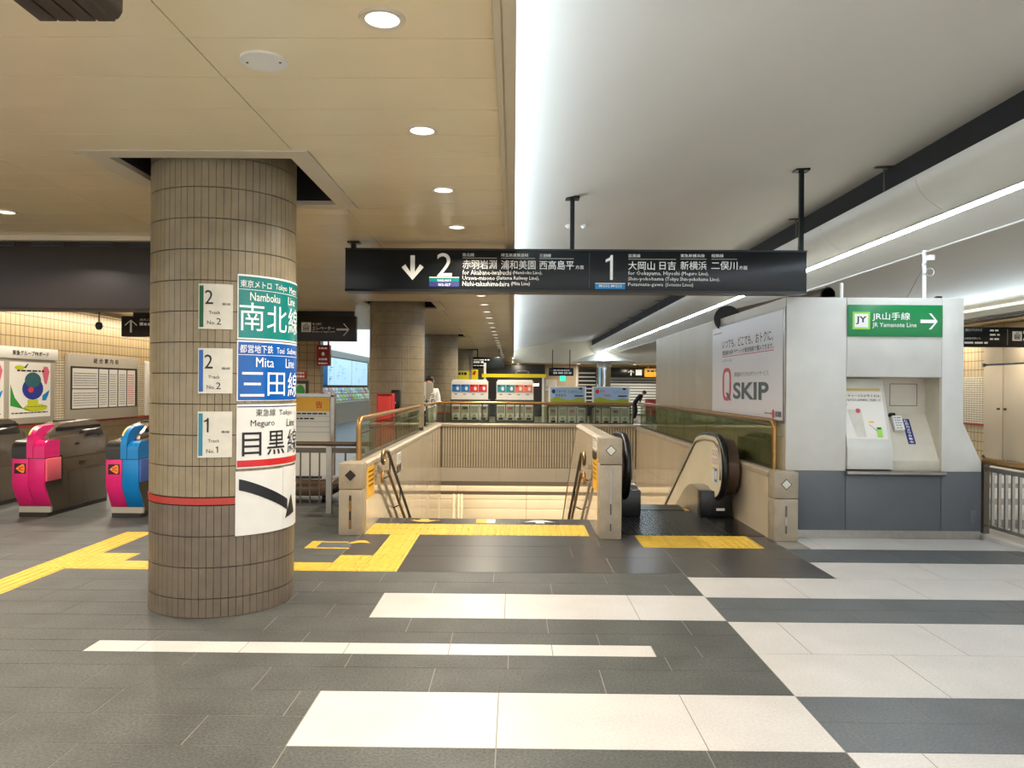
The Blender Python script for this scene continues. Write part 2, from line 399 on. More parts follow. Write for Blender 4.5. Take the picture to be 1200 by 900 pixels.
# smooth dark field before the stairs
row(-.967, 2.65 if 0 else 1.43, 6.40, 6.40001, 9, 9, 'dark2') if 0 else None
row(1.43, 2.65, 6.30, 7.0, .9, 1.75, 'dark2'); row(-.967, 1.43, 6.40, 7.0, .9, -.05, 'dark2')
row(-.967, 2.65, 7.0, 7.46, .9, -.35, 'dark2'); row(-.967, 1.27, 7.46, 8.0, .9, -.05, 'dark2')
row(2.445, 2.65, 7.46, 8.06, .9, 9, 'dark2'); row(1.10, 1.27, 7.46, 8.06, .9, 9, 'dark2')
row(-1.56, .89, 8.62, 9.0, .9, -.5, 'dark2'); row(.8, .89, 8.0, 8.62, .9, 9, 'dark2'); row(.89, 1.27, 8.0, 8.06, .9, 9, 'dark2')
row(-1.57, -1.27, 7.0, 8.0, .9, 9, 'dark2')
# left field towards the gates
row(WL, -4.04, 6.40, 6.70, .9, -5, 'dark'); row(-3.4, -1.57, 6.70, 7.0, .9, -2.2, 'dark'); row(WL, -4.04, 6.70, 7.0, .9, -5.4, 'dark')
for i in range(3): row(WL, -4.04, 7.0+.333*i, 7.333+.333*i, .9, -5+.4*i, 'dark'); row(-3.75, -1.57, 7.0+.333*i, 7.333+.333*i, .9, -2.5+.4*i, 'dark')
y = 8.0; i = 0
while y < 12.35:
    row(-9.6, -1.80, y, y+.44, .9, -2.5+.37*i, 'dark'); y += .44; i += 1
TILES = [t for t in TILES if not (t[1] > -4.04+.01 and t[0] < -3.75-.01 and t[2] > 4.0 and t[3] < 6.41 and False)]
def vis(t):
    x, y = (t[0]+t[1])/2, (t[2]+t[3])/2
    px, py = 602+900*x/y, 453+1395/y
    s = (t[1]-t[0])*(t[3]-t[2])/y**3
    return s if (-60 < px < 1260 and py < 930) else s*1e-4
TILES.sort(key=vis, reverse=True)
_bm = {}
def tile_mesh(w_, d_, h_, mat):
    k = (round(w_, 3), round(d_, 3), h_, mat)
    if k not in _bm:
        me = bpy.data.meshes.new('floor_tile'); q = MB().box(-w_/2, w_/2, -d_/2, d_/2, -h_, 0)
        me.from_pydata(q.v, [], q.f); me.materials.append(K[mat]); _bm[k] = me
    return _bm[k]
rest = {}
for i, (a, b, c, d, m) in enumerate(TILES):
    g = .0028
    if i < 270:
        o = bpy.data.objects.new('tile', tile_mesh(b-a-2*g, d-c-2*g, .0045, m)); COL.objects.link(o)
        o.parent = floor; o.location = Vector(((a+b)/2, (c+d)/2, random.uniform(-.0003, .0003))) - floor.location
    else: rest.setdefault(m, MB()).box(a+g, b-g, c+g, d-g, -.0045, 0)
for m, q in rest.items(): q.build('small_tiles', m, floor, kind='stuff')

# tactile paving: ribbed guide tiles and dotted warning tiles, each its own tile
def tact_mesh(kind, w_, d_):
    k = ('t', kind, round(w_, 3), round(d_, 3))
    if k in _bm: return _bm[k]
    q = MB().box(-w_/2, w_/2, -d_/2, d_/2, -.0045, .001)
    if kind == 'dot':
        for i in range(5):
            for j in range(5):
                x, y = (-.4+.2*i)*w_, (-.4+.2*j)*d_
                q.lathe([(.0165, .001), (.011, .006), (0, .006)], (x, y), 8)
    else:
        for i in range(4):
            u = (-.375+.25*i)
            if kind == 'bary': x = u*w_; h = d_/2-.012; P = [(x-.016, -h), (x+.016, -h), (x+.016, h), (x-.016, h)]; T = [(x-.01, -h+.004), (x+.01, -h+.004), (x+.01, h-.004), (x-.01, h-.004)]
            else: x = u*d_; h = w_/2-.012; P = [(-h, x-.016), (h, x-.016), (h, x+.016), (-h, x+.016)]; T = [(-h+.004, x-.01), (h-.004, x-.01), (h-.004, x+.01), (-h+.004, x+.01)]
            q.add([(a, b, .001) for a, b in P]+[(a, b, .006) for a, b in T], [(4, 5, 6, 7)]+[(n, (n+1) % 4, 4+(n+1) % 4, 4+n) for n in range(4)])
    me = bpy.data.meshes.new('tactile_tile'); me.from_pydata(q.v, [], q.f); me.materials.append(K['yellow']); _bm[k] = me
    return me
def tact(kind, x0, x1, y0, y1, nx, ny):
    w_, d_ = (x1-x0)/nx, (y1-y0)/ny
    for i in range(nx):
        for j in range(ny):
            o = bpy.data.objects.new('tactile_tile', tact_mesh(kind, w_-.005, d_-.005)); COL.objects.link(o); o.parent = floor
            o.location = Vector((x0+w_*(i+.5), y0+d_*(j+.5), 0)) - floor.location
tact('bary', -1.55, .80, 8.0, 8.62, 8, 2)
tact('dot', -1.27, -.967, 6.4, 7.0, 1, 2); tact('bary', -1.27, -.967, 7.0, 8.0, 1, 3); tact('dot', -1.57, -1.27, 6.4, 7.0, 1, 2)
tact('barx', -3.4, -1.57, 6.4, 6.7, 6, 1)
tact('dot', -3.75, -3.4, 6.4, 7.0, 1, 2)
tact('dot', -4.04, -3.75, 6.4, 7.0, 1, 2); tact('bary', -4.04, -3.75, 7.0, 8.0, 1, 3); tact('bary', -4.04, -3.75, 4.62, 6.4, 1, 6)
tact('bary', 1.27, 2.445, 7.46, 8.06, 4, 2)

# ================================================================== CEILING, panelled, left
ceil_l = struct(MB().box(-9.6, -2.80, -1.5, 46, 3.05, 3.12).box(-2.80, -.09, -1.5, 4.84, 3.05, 3.12).box(-1.31, -.09, 4.84, 46, 3.05, 3.12)
    .box(-2.80, -1.31, 6.45, 13.24, 3.05, 3.12).box(-2.80, -1.31, 14.85, 21.6, 3.05, 3.12).box(-2.80, -1.31, 23.2, 30.0, 3.05, 3.12).box(-2.80, -1.31, 31.6, 46, 3.05, 3.12).build('ceiling', 'ceilback'))
COLS = [(-2.10, 5.56), (-2.13, 14.0), (-2.13, 22.4), (-2.13, 30.8)]
RINGS = [(-2.80, -1.31, cy-.745+.02, cy+.865) if i == 0 else (-2.80, -1.31, cy-.76, cy+.85) for i, (cx, cy) in enumerate(COLS)]
def subtract(rs, h):
    out = []
    for x0, x1, y0, y1 in rs:
        a0, a1, b0, b1 = max(x0, h[0]), min(x1, h[1]), max(y0, h[2]), min(y1, h[3])
        if a0 >= a1 or b0 >= b1: out.append((x0, x1, y0, y1)); continue
        for r_ in ((x0, x1, y0, b0), (x0, x1, b1, y1), (x0, a0, b0, b1), (a1, x1, b0, b1)):
            if r_[1]-r_[0] > .01 and r_[3]-r_[2] > .01: out.append(r_)
    return out
panels = []
y = 2.845-.4225*3
cx_ = [-9.5, -7.43, -5.42, -3.42, -1.41, -.092]
while y < 46:
    for a, b in zip(cx_, cx_[1:]):
        rs = [(a, b, y, y+.4225)]
        for h in RINGS: rs = subtract(rs, h)
        panels += rs
    y += .4225
def pvis(t):
    x, y = (t[0]+t[1])/2, (t[2]+t[3])/2
    px, py = 602+900*x/y if y > .3 else 9999, 453-1332/max(y, .3)
    s = (t[1]-t[0])*(t[3]-t[2])/max(y, .3)**3
    return s if (-350 < px < 1260 and py > -80) else s*1e-5
panels.sort(key=pvis, reverse=True)
restp = MB()
for i, (a, b, c, d) in enumerate(panels):
    g = .0034
    if i < 130:
        k = ('p', round(b-a, 3), round(d-c, 3))
        if k not in _bm:
            q = MB().box(-(b-a)/2+g, (b-a)/2-g, -(d-c)/2+g, (d-c)/2-g, 0, .018)
            me = bpy.data.meshes.new('ceiling_panel'); me.from_pydata(q.v, [], q.f); me.materials.append(K['ceil']); _bm[k] = me
        o = bpy.data.objects.new('panel', _bm[k]); COL.objects.link(o); o.parent = ceil_l
        o.location = Vector(((a+b)/2, (c+d)/2, 3.03)) - ceil_l.location
    else: restp.box(a+g, b-g, c+g, d-g, 3.03, 3.048)
restp.build('far_panels', 'ceil', ceil_l, kind='stuff')
# cream frames around the column openings, dark recess above
for i, h in enumerate(RINGS):
    a, b, c, d = h; t = .15
    MB().box(a+.004, b-.004, c+.004, c+t, 3.024, 3.06).box(a+.004, b-.004, d-t, d-.004, 3.024, 3.06).box(a+.004, a+t, c+t, d-t, 3.024, 3.06).box(b-t, b-.004, c+t, d-t, 3.024, 3.06).build('opening_frame', 'ceilring', ceil_l)
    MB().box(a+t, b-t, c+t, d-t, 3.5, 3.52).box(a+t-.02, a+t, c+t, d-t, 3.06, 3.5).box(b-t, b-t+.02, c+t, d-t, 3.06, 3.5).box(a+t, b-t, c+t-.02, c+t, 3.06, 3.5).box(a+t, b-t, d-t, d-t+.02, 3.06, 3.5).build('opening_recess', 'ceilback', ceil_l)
# edge trim of the panelled ceiling
struct(MB().box(-.092, -.062, -1.5, 38, 2.985, 3.06).box(-.055, 0, -1.5, 38, 2.992, 3.035).box(-.062, -.055, -1.5, 38, 3.0, 3.06).build('trim_1', 'trim'))

# ================================================================== VAULT with light trough
def vz(x): u = (x-4.45)/4.8; return 3.0+.84*math.sqrt(max(0, 1-u*u))
prof = [(4.45-4.8*math.cos(math.pi*k/48), 3.0+.84*math.sin(math.pi*k/48)) for k in range(3, 46)]
mb = MB(); n = len(prof)
ring = prof+[(x, z+.12) for x, z in reversed(prof)]
mb.shell([(x, -1.5, z) for x, z in prof], [(x, 38, z) for x, z in prof], [(x, -1.5, z+.1) for x, z in prof], [(x, 38, z+.1) for x, z in prof])
struct(mb.build('ceiling_vault', 'vault', smooth=True))
struct(MB().box(8.9, 8.98, -1.5, 46, 2.95, 3.06).build('trim_2', 'trim'))
mb = MB()
for k in range(6): mb.box(8.98+.08*k, 9.03+.08*k, -1.5, 46, 2.93-.02*(k % 2), 2.97)
struct(mb.build('trim_3', 'steeld'))
struct(MB().box(8.98, 10.6, -1.5, 46, 2.99, 3.12).build('ceiling_side', 'ceil'))
# end wall of the vault and lower ceiling beyond
ev = [(x, z) for x, z in prof if 0 <= x <= 8.9]
struct(MB().prism([(0, 2.73)]+[(0, vz(0))]+ev+[(8.9, vz(8.9)), (8.9, 2.73)], 'y', 38, 38.3).build('wall_vault_end', 'beam'))
struct(MB().box(-.09, 10.6, 38.3, 46, 2.73, 2.85).build('ceiling_far', 'ceil'))
# the hanging light trough that runs along the crown of the vault
tr = thing('light_trough', 'long curved white light trough hanging along the crown of the white vault', 'light trough', (4.45, 8, 3.13))
arc = [(4.45+.72*math.sin(R(a)), 3.56-.43*math.cos(R(a))) for a in range(-88, 89, 8)]
slot0, slot1 = 4.03, 4.13
Ls = [p for p in arc if p[0] < slot0]+[(slot0, 3.56-.43*math.sqrt(1-((slot0-4.45)/.72)**2))]
Rs = [(slot1, 3.275), (4.2, 3.315), (4.32, 3.345), (4.48, 3.362), (4.65, 3.362), (4.85, 3.345), (5.02, 3.318), (5.15, 3.288), (5.17, 3.33), (5.17, 3.5)]
seg_y = [-1.6+2.2*k for k in range(19)]
for a, b in zip(seg_y, seg_y[1:]):
    q = MB().strip(Ls, 'y', a+.004, b-.004, .015).strip(Rs, 'y', a+.004, b-.004, .015)
    q.build('shell', 'trough', tr, smooth=True)
MB().box(slot0+.005, slot1-.005, -1.5, 38, Ls[-1][1]-.012, Ls[-1][1]+.034).build('led_strip', 'led', tr)
MB().box(slot0-.02, slot0+.003, -1.5, 38, Ls[-1][1]+.005, 3.46).box(slot1+.001, slot1+.02, -1.5, 38, 3.30, 3.46).box(slot0, slot1, -1.5, 38, Ls[-1][1]+.036, Ls[-1][1]+.05).build('led_light_shield', 'trough', tr)  # unseen plates added around the strip to stop light leaking upward
MB().box(slot0-.004, slot0, -1.5, 38, Ls[-1][1]-.008, Ls[-1][1]+.06).build('slot_lip', 'steel', tr)
MB().tube([(5.165, -1.5, 3.282), (5.165, 38, 3.282)], .012, 8).build('rod', 'whitep', tr)
for k in range(12):
    yy = 3+2.45*k
    for xx in (3.78, 5.12): MB().tube([(xx, yy, 3.52), (xx, yy, vz(xx)+.02)], .012, 8).build('hanger', 'steeld', tr); MB().box(xx-.1, xx+.1, yy-.03, yy+.03, vz(xx)-.012, vz(xx)+.01).build('hanger_plate', 'steeld', tr)
MB().box(3.86, 5.04, -1.5, 38, 3.45, vz(3.9)+.02).build('cove_light_block', 'ceilback', tr)  # dark box added above the trough to block the right cove's light
# white end cone and chrome column carrying the far end of the trough
cc = thing('chrome_column', 'tall mirror finish round column with white cone cap at far end of trough', 'column', (4.28, 36.5, 0))
MB().cyl((4.28, 36.5), .32, 0, 2.55, 32).build('shaft', 'chrome', cc, smooth=True)
MB().lathe([(.0, 3.2), (.3, 3.18), (1.5, 2.78), (1.5, 2.74), (.33, 2.70), (.33, 2.5), (0, 2.5)], (4.28, 36.5), 40).build('cone_cap', 'whitep', cc, smooth=True)

# ================================================================== WALLS
wl = struct(MB().box(-9.2, -9.0, 4, 20.2, 0, 3.05).build('wall_left', 'walltile'))
MB().box(-9.0, -8.985, 4, 20.0, .78, 2.02).build('small_tile_field', 'smalltile', wl)
MB().box(-9.0, -8.97, 4, 20.0, 0, .74).build('dado_field', 'dado', wl)
struct(MB().box(-9.0, -8.955, 4, 20.0, .74, .785).build('trim_4', 'redband'))
struct(MB().box(-9.0, -5.05, 20.0, 20.3, 0, 3.05).build('wall_hall_end', 'walltileb'))
struct(MB().box(-7.7, -7.5, 20.3, 46, 0, 3.05).build('wall_ticket_hall', 'walltile'))
struct(MB().box(-9.6, 10.6, 46, 46.2, 0, 3.2).build('wall_back', 'walltileb'))
struct(MB().box(10.4, 10.6, 4, 46, 0, 3.0).build('wall_right', 'walltile'))
MB_ = MB().box(-9.0, -2.75, 7.74, 8.15, 2.31, 3.03)
bh = struct(MB_.build('ceiling_bulkhead', 'brownbox', bevel=.006))
for k in range(12):
    x = -8.9+.5*k
    for z in (2.965, 2.935): MB().box(x, x+.34, 7.728, 7.742, z, z+.014).build('vent_slot', 'black', bh)
struct(MB().box(-9.0, -2.75, 7.66, 7.735, 2.985, 3.03).build('trim_5', 'ceilring'))

# ================================================================== STAIRWELL
# side walls with polished stone panels
def panel_wall(name, x, side, y0, y1, z0, z1, body, pw=.9, ph=.62, mat='marble', joint='stone', th=.012, top=None):
    """body: (x0,x1) core; panels on face x, side -1/+1 = direction the panels face"""
    core = MB().box(body[0], body[1], y0, y1, z0, z1).build(name, joint)
    struct(core)
    zz = z1
    while zz > z0+.05:
        za = max(z0, zz-ph); y = y0
        while y < y1-.02:
            yb = min(y1, y+pw)
            xs = (x, x+side*th) if side > 0 else (x+side*th, x)
            MB().box(xs[0], xs[1], y+.0015, yb-.0015, za+.0015, zz-.0015).build('stone_panel', mat, core)
            y = yb
        zz = za
    return core
wsl = panel_wall('wall_stair_left', -1.572, 1, 8.155, 16.6, -3.8, .68, (-1.79, -1.572), pw=1.06, ph=.72)
wsr = panel_wall('wall_escalator_right', 2.662, -1, 7.99, 16.6, -3.8, .64, (2.662, 2.822), pw=1.06, ph=.72)
# caps
struct(MB().prism([(-1.80, .68), (-1.80, .72), (-1.77, .74), (-1.58, .74), (-1.55, .72), (-1.55, .68)], 'y', 8.155, 16.62).build('trim_6', 'cap'))
struct(MB().prism([(2.64, .64), (2.64, .68), (2.67, .70), (2.80, .70), (2.824, .68), (2.824, .64)], 'y', 7.99, 16.62).build('trim_7', 'cap'))
# middle wall between stairs and escalator: level, then sloping down with the flight
poly = [(8.08, -.01), (8.08, .98), (10.9, .98), (15.6, -1.98), (15.6, -3.8), (9.0, -3.8), (9.0, -.01)]
wm = struct(MB().prism(poly, 'x', .905, 1.09).build('wall_stair_middle', 'stone'))
for xs in ((.893, .905), (1.09, 1.102)):
    y = 8.08
    while y < 15.5:
        yb = min(15.6, y+.94)
        def top(yy): return .98 if yy <= 10.9 else .98-.63*(yy-10.9)
        def bot(yy): return 0.0 if yy < 9.0 else -.172*yy
        for lv in range(3):
            pts = []
            za = lambda yy, t: top(yy)-(.55*t)
            hi, lo = lv, lv+1
            P = [(y+.002, za(y, hi)-.002), (yb-.002, za(yb, hi)-.002), (yb-.002, za(yb, lo)), (y+.002, za(y, lo))]
            if y < 9.0: P = [(a, max(b, .003)) for a, b in P]
            if len({round(p[1], 3) for p in P}) > 1: MB().prism(P, 'x', xs[0], xs[1]).build('stone_panel', 'marble', wm)
        y = yb
capm = [(.885, .98), (.885, 1.0), (.93, 1.03), (1.065, 1.03), (1.11, 1.0), (1.11, .98)]
mb = MB().prism(capm, 'y', 8.08, 10.9)
P0 = [(x, 10.9, z) for x, z in capm]; P1 = [(x, 15.6, z-2.96) for x, z in capm]; m_ = len(capm)
mb.add(P0+P1, [tuple(range(m_))[::-1], tuple(range(m_, 2*m_))]+[(i, (i+1) % m_, m_+(i+1) % m_, m_+i) for i in range(m_)])
struct(mb.build('trim_8', 'cap'))
# back wall: ribbed tiles over a plain beam
wb = struct(MB().box(-1.8, 2.89, 16.62, 16.9, -.5, .70).build('wall_stair_back', 'ribgap'))
mb = MB(); x = -1.53
while x < 2.62:
    for za, zb in ((-.20, .05), (.055, .36), (.365, .67)): mb.box(x, x+.036, 16.60, 16.62, za, zb)
    x += .0565
mb.build('ribs', 'rib', wb, kind='stuff')
for a, b in ((-1.56, -.3), (-.296, .93), (.934, 2.65)): MB().box(a, b, 16.585, 16.63, -.5, -.21).build('beam_panel', 'beam', wb)
struct(MB().prism([(16.56, .68), (16.56, .725), (16.6, .745), (16.9, .745), (16.92, .725), (16.92, .68)], 'x', -1.8, 2.89).build('trim_9', 'cap'))
# lower concourse seen under the beam
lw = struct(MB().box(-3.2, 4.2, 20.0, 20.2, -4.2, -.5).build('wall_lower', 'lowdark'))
struct(MB().box(-3.2, 4.2, 16.9, 20.0, -.5, -.42).build('ceiling_lower', 'beam'))
struct(MB().box(-3.2, 4.2, 13.5, 21, -4.25, -4.1).build('floor_lower', 'stone'))
struct(MB().box(-3.3, -3.2, 16.6, 20.2, -4.2, -.42).box(4.2, 4.3, 16.6, 20.2, -4.2, -.42).build('wall_lower_sides', 'lowpanel'))
xs = [-3.2, -1.45, .35, 1.75, 4.2]
for a, b in zip(xs, xs[1:]):
    for z0, z1, pr in ((-1.175, -1.03, .06), (-1.385, -1.27, .02), (-1.62, -1.39, .05), (-1.90, -1.625, .05), (-2.6, -1.905, .05)):
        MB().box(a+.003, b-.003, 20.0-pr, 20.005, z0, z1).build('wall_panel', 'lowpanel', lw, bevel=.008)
for x in (-1.5, -1.38, -1.3): MB().box(x, x+.05, 19.2, 19.25, -4.1, -1.15).build('mullion', 'lowpanel', lw)
# steps
st = thing('staircase', 'stone stair flight going down between the low side walls', 'stairs', (-.33, 9.0, -4))
for k in range(22):
    y0 = 9.0+.30*k
    MB().box(-1.55, .88, y0, y0+.30, -.18*(k+1)-.20, -.18*(k+1)).build('step', 'dark2', st)
struct(MB().box(-1.56, .89, 8.9, 8.99, -.5, -.31).build('wall_stair_front', 'stone'))
struct(MB().box(1.12, 2.64, 9.7, 9.8, -.5, -.3).build('wall_escalator_front', 'stone'))

# stone end posts with an inlaid diamond and slot
def end_post(name, label, x0, x1, y0, h, dia, dmat, dp=.235):
    t = thing(name, label, 'stone post', ((x0+x1)/2, y0, 0), 'stone end posts of the stairwell')
    cx = (x0+x1)/2; zt = h-.27
    MB().box(x0, x1, y0, y0+dp, 0, zt-.004).build('lower_block', 'stone', t, bevel=.008)
    MB().box(x0-.002, x1+.002, y0-.002, y0+dp, zt, h).build('upper_block', 'stone', t, bevel=.012)
    d = .058; cz = h-.125
    MB().prism([(cx-d, cz), (cx, cz-d), (cx+d, cz), (cx, cz+d)], 'y', y0-.006, y0+.01).build('diamond_inlay', dmat, t)
    if dia: MB().prism([(cx-.8*d, cz), (cx, cz-.8*d), (cx+.8*d, cz), (cx, cz+.8*d)], 'y', y0-.009, y0-.006).build('diamond_face', 'plate', t)
    MB().box(cx-.011, cx+.011, y0-.004, y0+.02, .07, zt-.06).build('slot_inlay', 'gated' if not dia else 'steel', t)
    for z0, z1 in ((.08, .16), (.25, .36)): MB().box(cx-.008, cx+.008, y0-.007, y0, z0, z1).build('slot_segment', 'brass' if not dia else 'steeld', t)
    return t
end_post('stone_post', 'stone end post with dark diamond inlay left of the stairs', -1.80, -1.56, 7.92, .745, 0, 'gated')
end_post('stone_post', 'tall stone end post with pale diamond between stairs and escalator', .885, 1.11, 7.84, 1.03, 1, 'steeld')
end_post('stone_post', 'stone end post with pale diamond right of the escalator beside kiosk', 2.645, 2.89, 7.80, .705, 1, 'steeld', .19)

# ================================================================== COLUMNS
def column(cx, cy, label, detailed):
    r = .495; t = thing('tiled_column', label, 'column', (cx, cy, 0), 'round tiled columns')
    MB().cyl((cx, cy), r-.012, 0, 3.48, 48).build('core', 'coljoint', t, smooth=True)
    n = 66; zb = .745; zt = .80
    rows = [(zb-.206*(k+1), zb-.206*k, 'coltiled') for k in range(3)]+[(0, zb-.618, 'coltiled')]+[(zt+.206*k, zt+.206*(k+1), 'coltile') for k in range(12)]
    cand = []
    for a, b, m in rows:
        for i in range(n):
            th = 2*math.pi*i/n; nx, ny = math.sin(th), -math.cos(th)
            d = Vector((-(cx+r*nx), -(cy+r*ny))).normalized(); facing = d.x*nx+d.y*ny
            cand.append((facing*(b-a) if facing > 0 else facing, a, b, m, th))
    cand.sort(reverse=True)
    st = {}; cache = {}
    wd = 2*math.pi*r/n/2-.0016
    for i, (fz, a, b, m, th) in enumerate(cand):
        hd = b-a-.006
        if detailed and i < 290:
            k = (m, round(hd, 3))
            if k not in cache:
                q = MB().box(-wd, wd, 0, .013, 0, hd); me = bpy.data.meshes.new('column_tile'); me.from_pydata(q.v, [], q.f); me.materials.append(K[m]); cache[k] = me
            o = bpy.data.objects.new('tile', cache[k]); COL.objects.link(o); o.parent = t
            o.location = (r*math.sin(th), -r*math.cos(th), a+.003); o.rotation_euler = (0, 0, th)
        else:
            q = st.setdefault(m, MB()); c = Vector((cx+(r-.0065)*math.sin(th), cy-(r-.0065)*math.cos(th), (a+b)/2))
            q.obox(c, (math.cos(th), math.sin(th), 0), (math.sin(th), -math.cos(th), 0), (0, 0, 1), wd, .0065, hd/2)
    for m, q in st.items(): q.build('small_tiles', m, t, kind='stuff')
    if abs(cy-14) > 1: MB().lathe([(r-.01, zb+.006), (r+.004, zb+.006), (r+.004, zt-.006), (r-.01, zt-.006)], (cx, cy), 66).build('red_band', 'redband', t, smooth=True)
    return t
column(-2.10, 5.56, 'large round tiled column in the foreground with line signs and red band', True)
column(-2.13, 14.0, 'round tiled column at the stairwell side behind the glass railing', False)
column(-2.13, 22.4, 'round tiled column behind the person, third from the camera', False)
column(-2.13, 30.8, 'farthest round tiled column with yellow notices beside it', False)

# curved plates on the near column
CX, CY, CR = -2.10, 5.56, .495
def cmap(off): return lambda u, v: (CX+(CR+off)*math.sin(u/CR), CY-(CR+off)*math.cos(u/CR), v)
def A(deg): return R(deg)*CR
def cpanel(name, mat, parent, d0, d1, z0, z1, off=.004, th=.004):
    n = max(2, int((d1-d0)/3)); q = MB(); us = [A(d0+(d1-d0)*i/n) for i in range(n+1)]
    i_, o_ = cmap(off), cmap(off+th)
    q.shell([o_(u, z0) for u in us], [o_(u, z1) for u in us], [i_(u, z0) for u in us], [i_(u, z1) for u in us])
    return q.build(name, mat, parent, smooth=True)
def cthing(name, label, d, z, cat): return thing(name, label, cat, (CX+CR*math.sin(R(d)), CY-CR*math.cos(R(d)), z), 'signs on the near column')
L0, L1 = 29.5, 108
ct = cmap(.0105)
t = cthing('line_sign', 'teal curved line sign lettered Namboku Line, uppermost on the near column', 60, 1.856, 'sign')
cpanel('border', 'wink', t, L0, L1, 1.856, 2.292); cpanel('face', 'teal', t, L0+.8, L1, 1.866, 2.28, .0085, .001)
letters([('東京メトロ', A(31.5), A(57), 2.205, 2.255), ('Tokyo', A(61), A(75), 2.20, 2.25), ('Metro', A(79), A(95), 2.20, 2.25), ('Namboku', A(39), A(66), 2.118, 2.175), ('Line', A(77), A(90), 2.118, 2.175)], 'wink', t, ct, cut=.03)
letters([('南', A(31), A(50.5), 1.915, 2.105), ('北', A(53), A(75), 1.915, 2.095), ('線', A(77.5), A(99), 1.915, 2.10)], 'wink', t, ct, cut=.03, name='large_lettering')
shape([rect(A(30.5), A(L1), 2.19, 2.193)], 'wink', t, ct, 'rule', cut=.03)
t = cthing('line_sign', 'blue curved line sign lettered Mita Line on the near column', 60, 1.44, 'sign')
cpanel('border', 'wink', t, L0, L1, 1.44, 1.848); cpanel('face', 'blue', t, L0+.8, L1, 1.445, 1.838, .0085, .001)
letters([('都営地下鉄', A(31.5), A(59), 1.765, 1.82), ('Toei', A(63), A(72), 1.768, 1.81), ('Subway', A(76), A(98), 1.758, 1.81), ('Mita', A(44), A(60), 1.67, 1.735), ('Line', A(74), A(89), 1.67, 1.735)], 'wink', t, ct, cut=.03)
letters([('三', A(32), A(51), 1.47, 1.635), ('田', A(54), A(73), 1.475, 1.635), ('線', A(77.5), A(99), 1.465, 1.64)], 'wink', t, ct, cut=.03, name='large_lettering')
shape([rect(A(30.5), A(L1), 1.75, 1.753)], 'wink', t, ct, 'rule', cut=.03)
t = cthing('line_sign', 'white curved line sign lettered Meguro Line with red lower stripe', 60, .985, 'sign')
cpanel('face', 'sheet', t, L0, L1, .985, 1.418)
letters([('東急線', A(44), A(62), 1.335, 1.385), ('Tokyu', A(66), A(84), 1.33, 1.375), ('Meguro', A(40), A(61), 1.255, 1.31), ('Line', A(76), A(91), 1.258, 1.31)], 'ink', t, ct, cut=.03)
letters([('目', A(33.5), A(49), 1.068, 1.228, .006), ('黒', A(54), A(73), 1.068, 1.232, .006), ('線', A(77.5), A(99), 1.065, 1.235)], 'ink', t, ct, cut=.03, name='large_lettering')
cpanel('red_stripe', 'red', t, L0+.5, L1, .995, 1.04, .0085, .001); cpanel('blue_rule', 'navy', t, L0+.5, L1, 1.398, 1.404, .0085, .001)
t = cthing('arrow_sheet', 'white curved sheet with thick black arrow slanting down right on near column', 60, .53, 'sign')
cpanel('face', 'sheet', t, L0-.5, 71.5, .535, .966); cpanel('face', 'sheet', t, 71.9, L1, .535, .97)
pts = []
for k in range(11):
    s = k/10; u = 31.5+(78-31.5)*s; v = .879-.177*s**1.2; pts.append((u, v))
mb = MB(); f_ = cmap(.0105)
for (u0, v0), (u1, v1) in zip(pts, pts[1:]): mb.add([f_(A(u0), v0-.038), f_(A(u1), v1-.038), f_(A(u1), v1+.038), f_(A(u0), v0+.038)], [(0, 1, 2, 3)])
lo = lambda u: .608+(u-74.5)/16.5*.024
hi_ = lambda u: .608+(u-74.5)/10*.167 if u < 84.5 else .775-(u-84.5)/6.5*.143
for i in range(11):
    u0, u1 = 74.5+1.5*i, 76+1.5*i; mb.add([f_(A(u0), lo(u0)), f_(A(u1), lo(u1)), f_(A(u1), hi_(u1)), f_(A(u0), hi_(u0))], [(0, 1, 2, 3)])
mb.build('arrow', 'ink', t)
for z0, z1, num, lab, m in ((1.917, 2.216, '2', 'white plate for track 2 with green edge, uppermost on near column', 'dkgreen'), (1.49, 1.79, '2', 'white plate for track 2 with blue edge beside blue line sign', 'blue'), (1.065, 1.37, '1', 'white plate for track 1 with pale blue edge on near column', 'tealb')):
    t = cthing('track_plate', lab, 14, z0, 'sign'); h = z1-z0
    cpanel('face', 'plate', t, 1.5, 26.3, z0, z1); cpanel('edge_stripe', m, t, 2.2, 5.2, z0+.012, z1-.012, .0085, .001)
    letters([(num, A(6.3), A(12.2) if num == '2' else A(9.6), z0+.55*h, z0+.86*h, .0), ('番線', A(18.5), A(24.5), z0+.53*h, z0+.585*h), ('Track', A(9.2), A(17.4), z0+.33*h, z0+.40*h), ('No.', A(8), A(14), z0+.10*h, z0+.185*h), (num, A(14.6), A(18) if num == '2' else A(16.4), z0+.10*h, z0+.245*h, .0)], 'ink', t, ct, cut=.03)

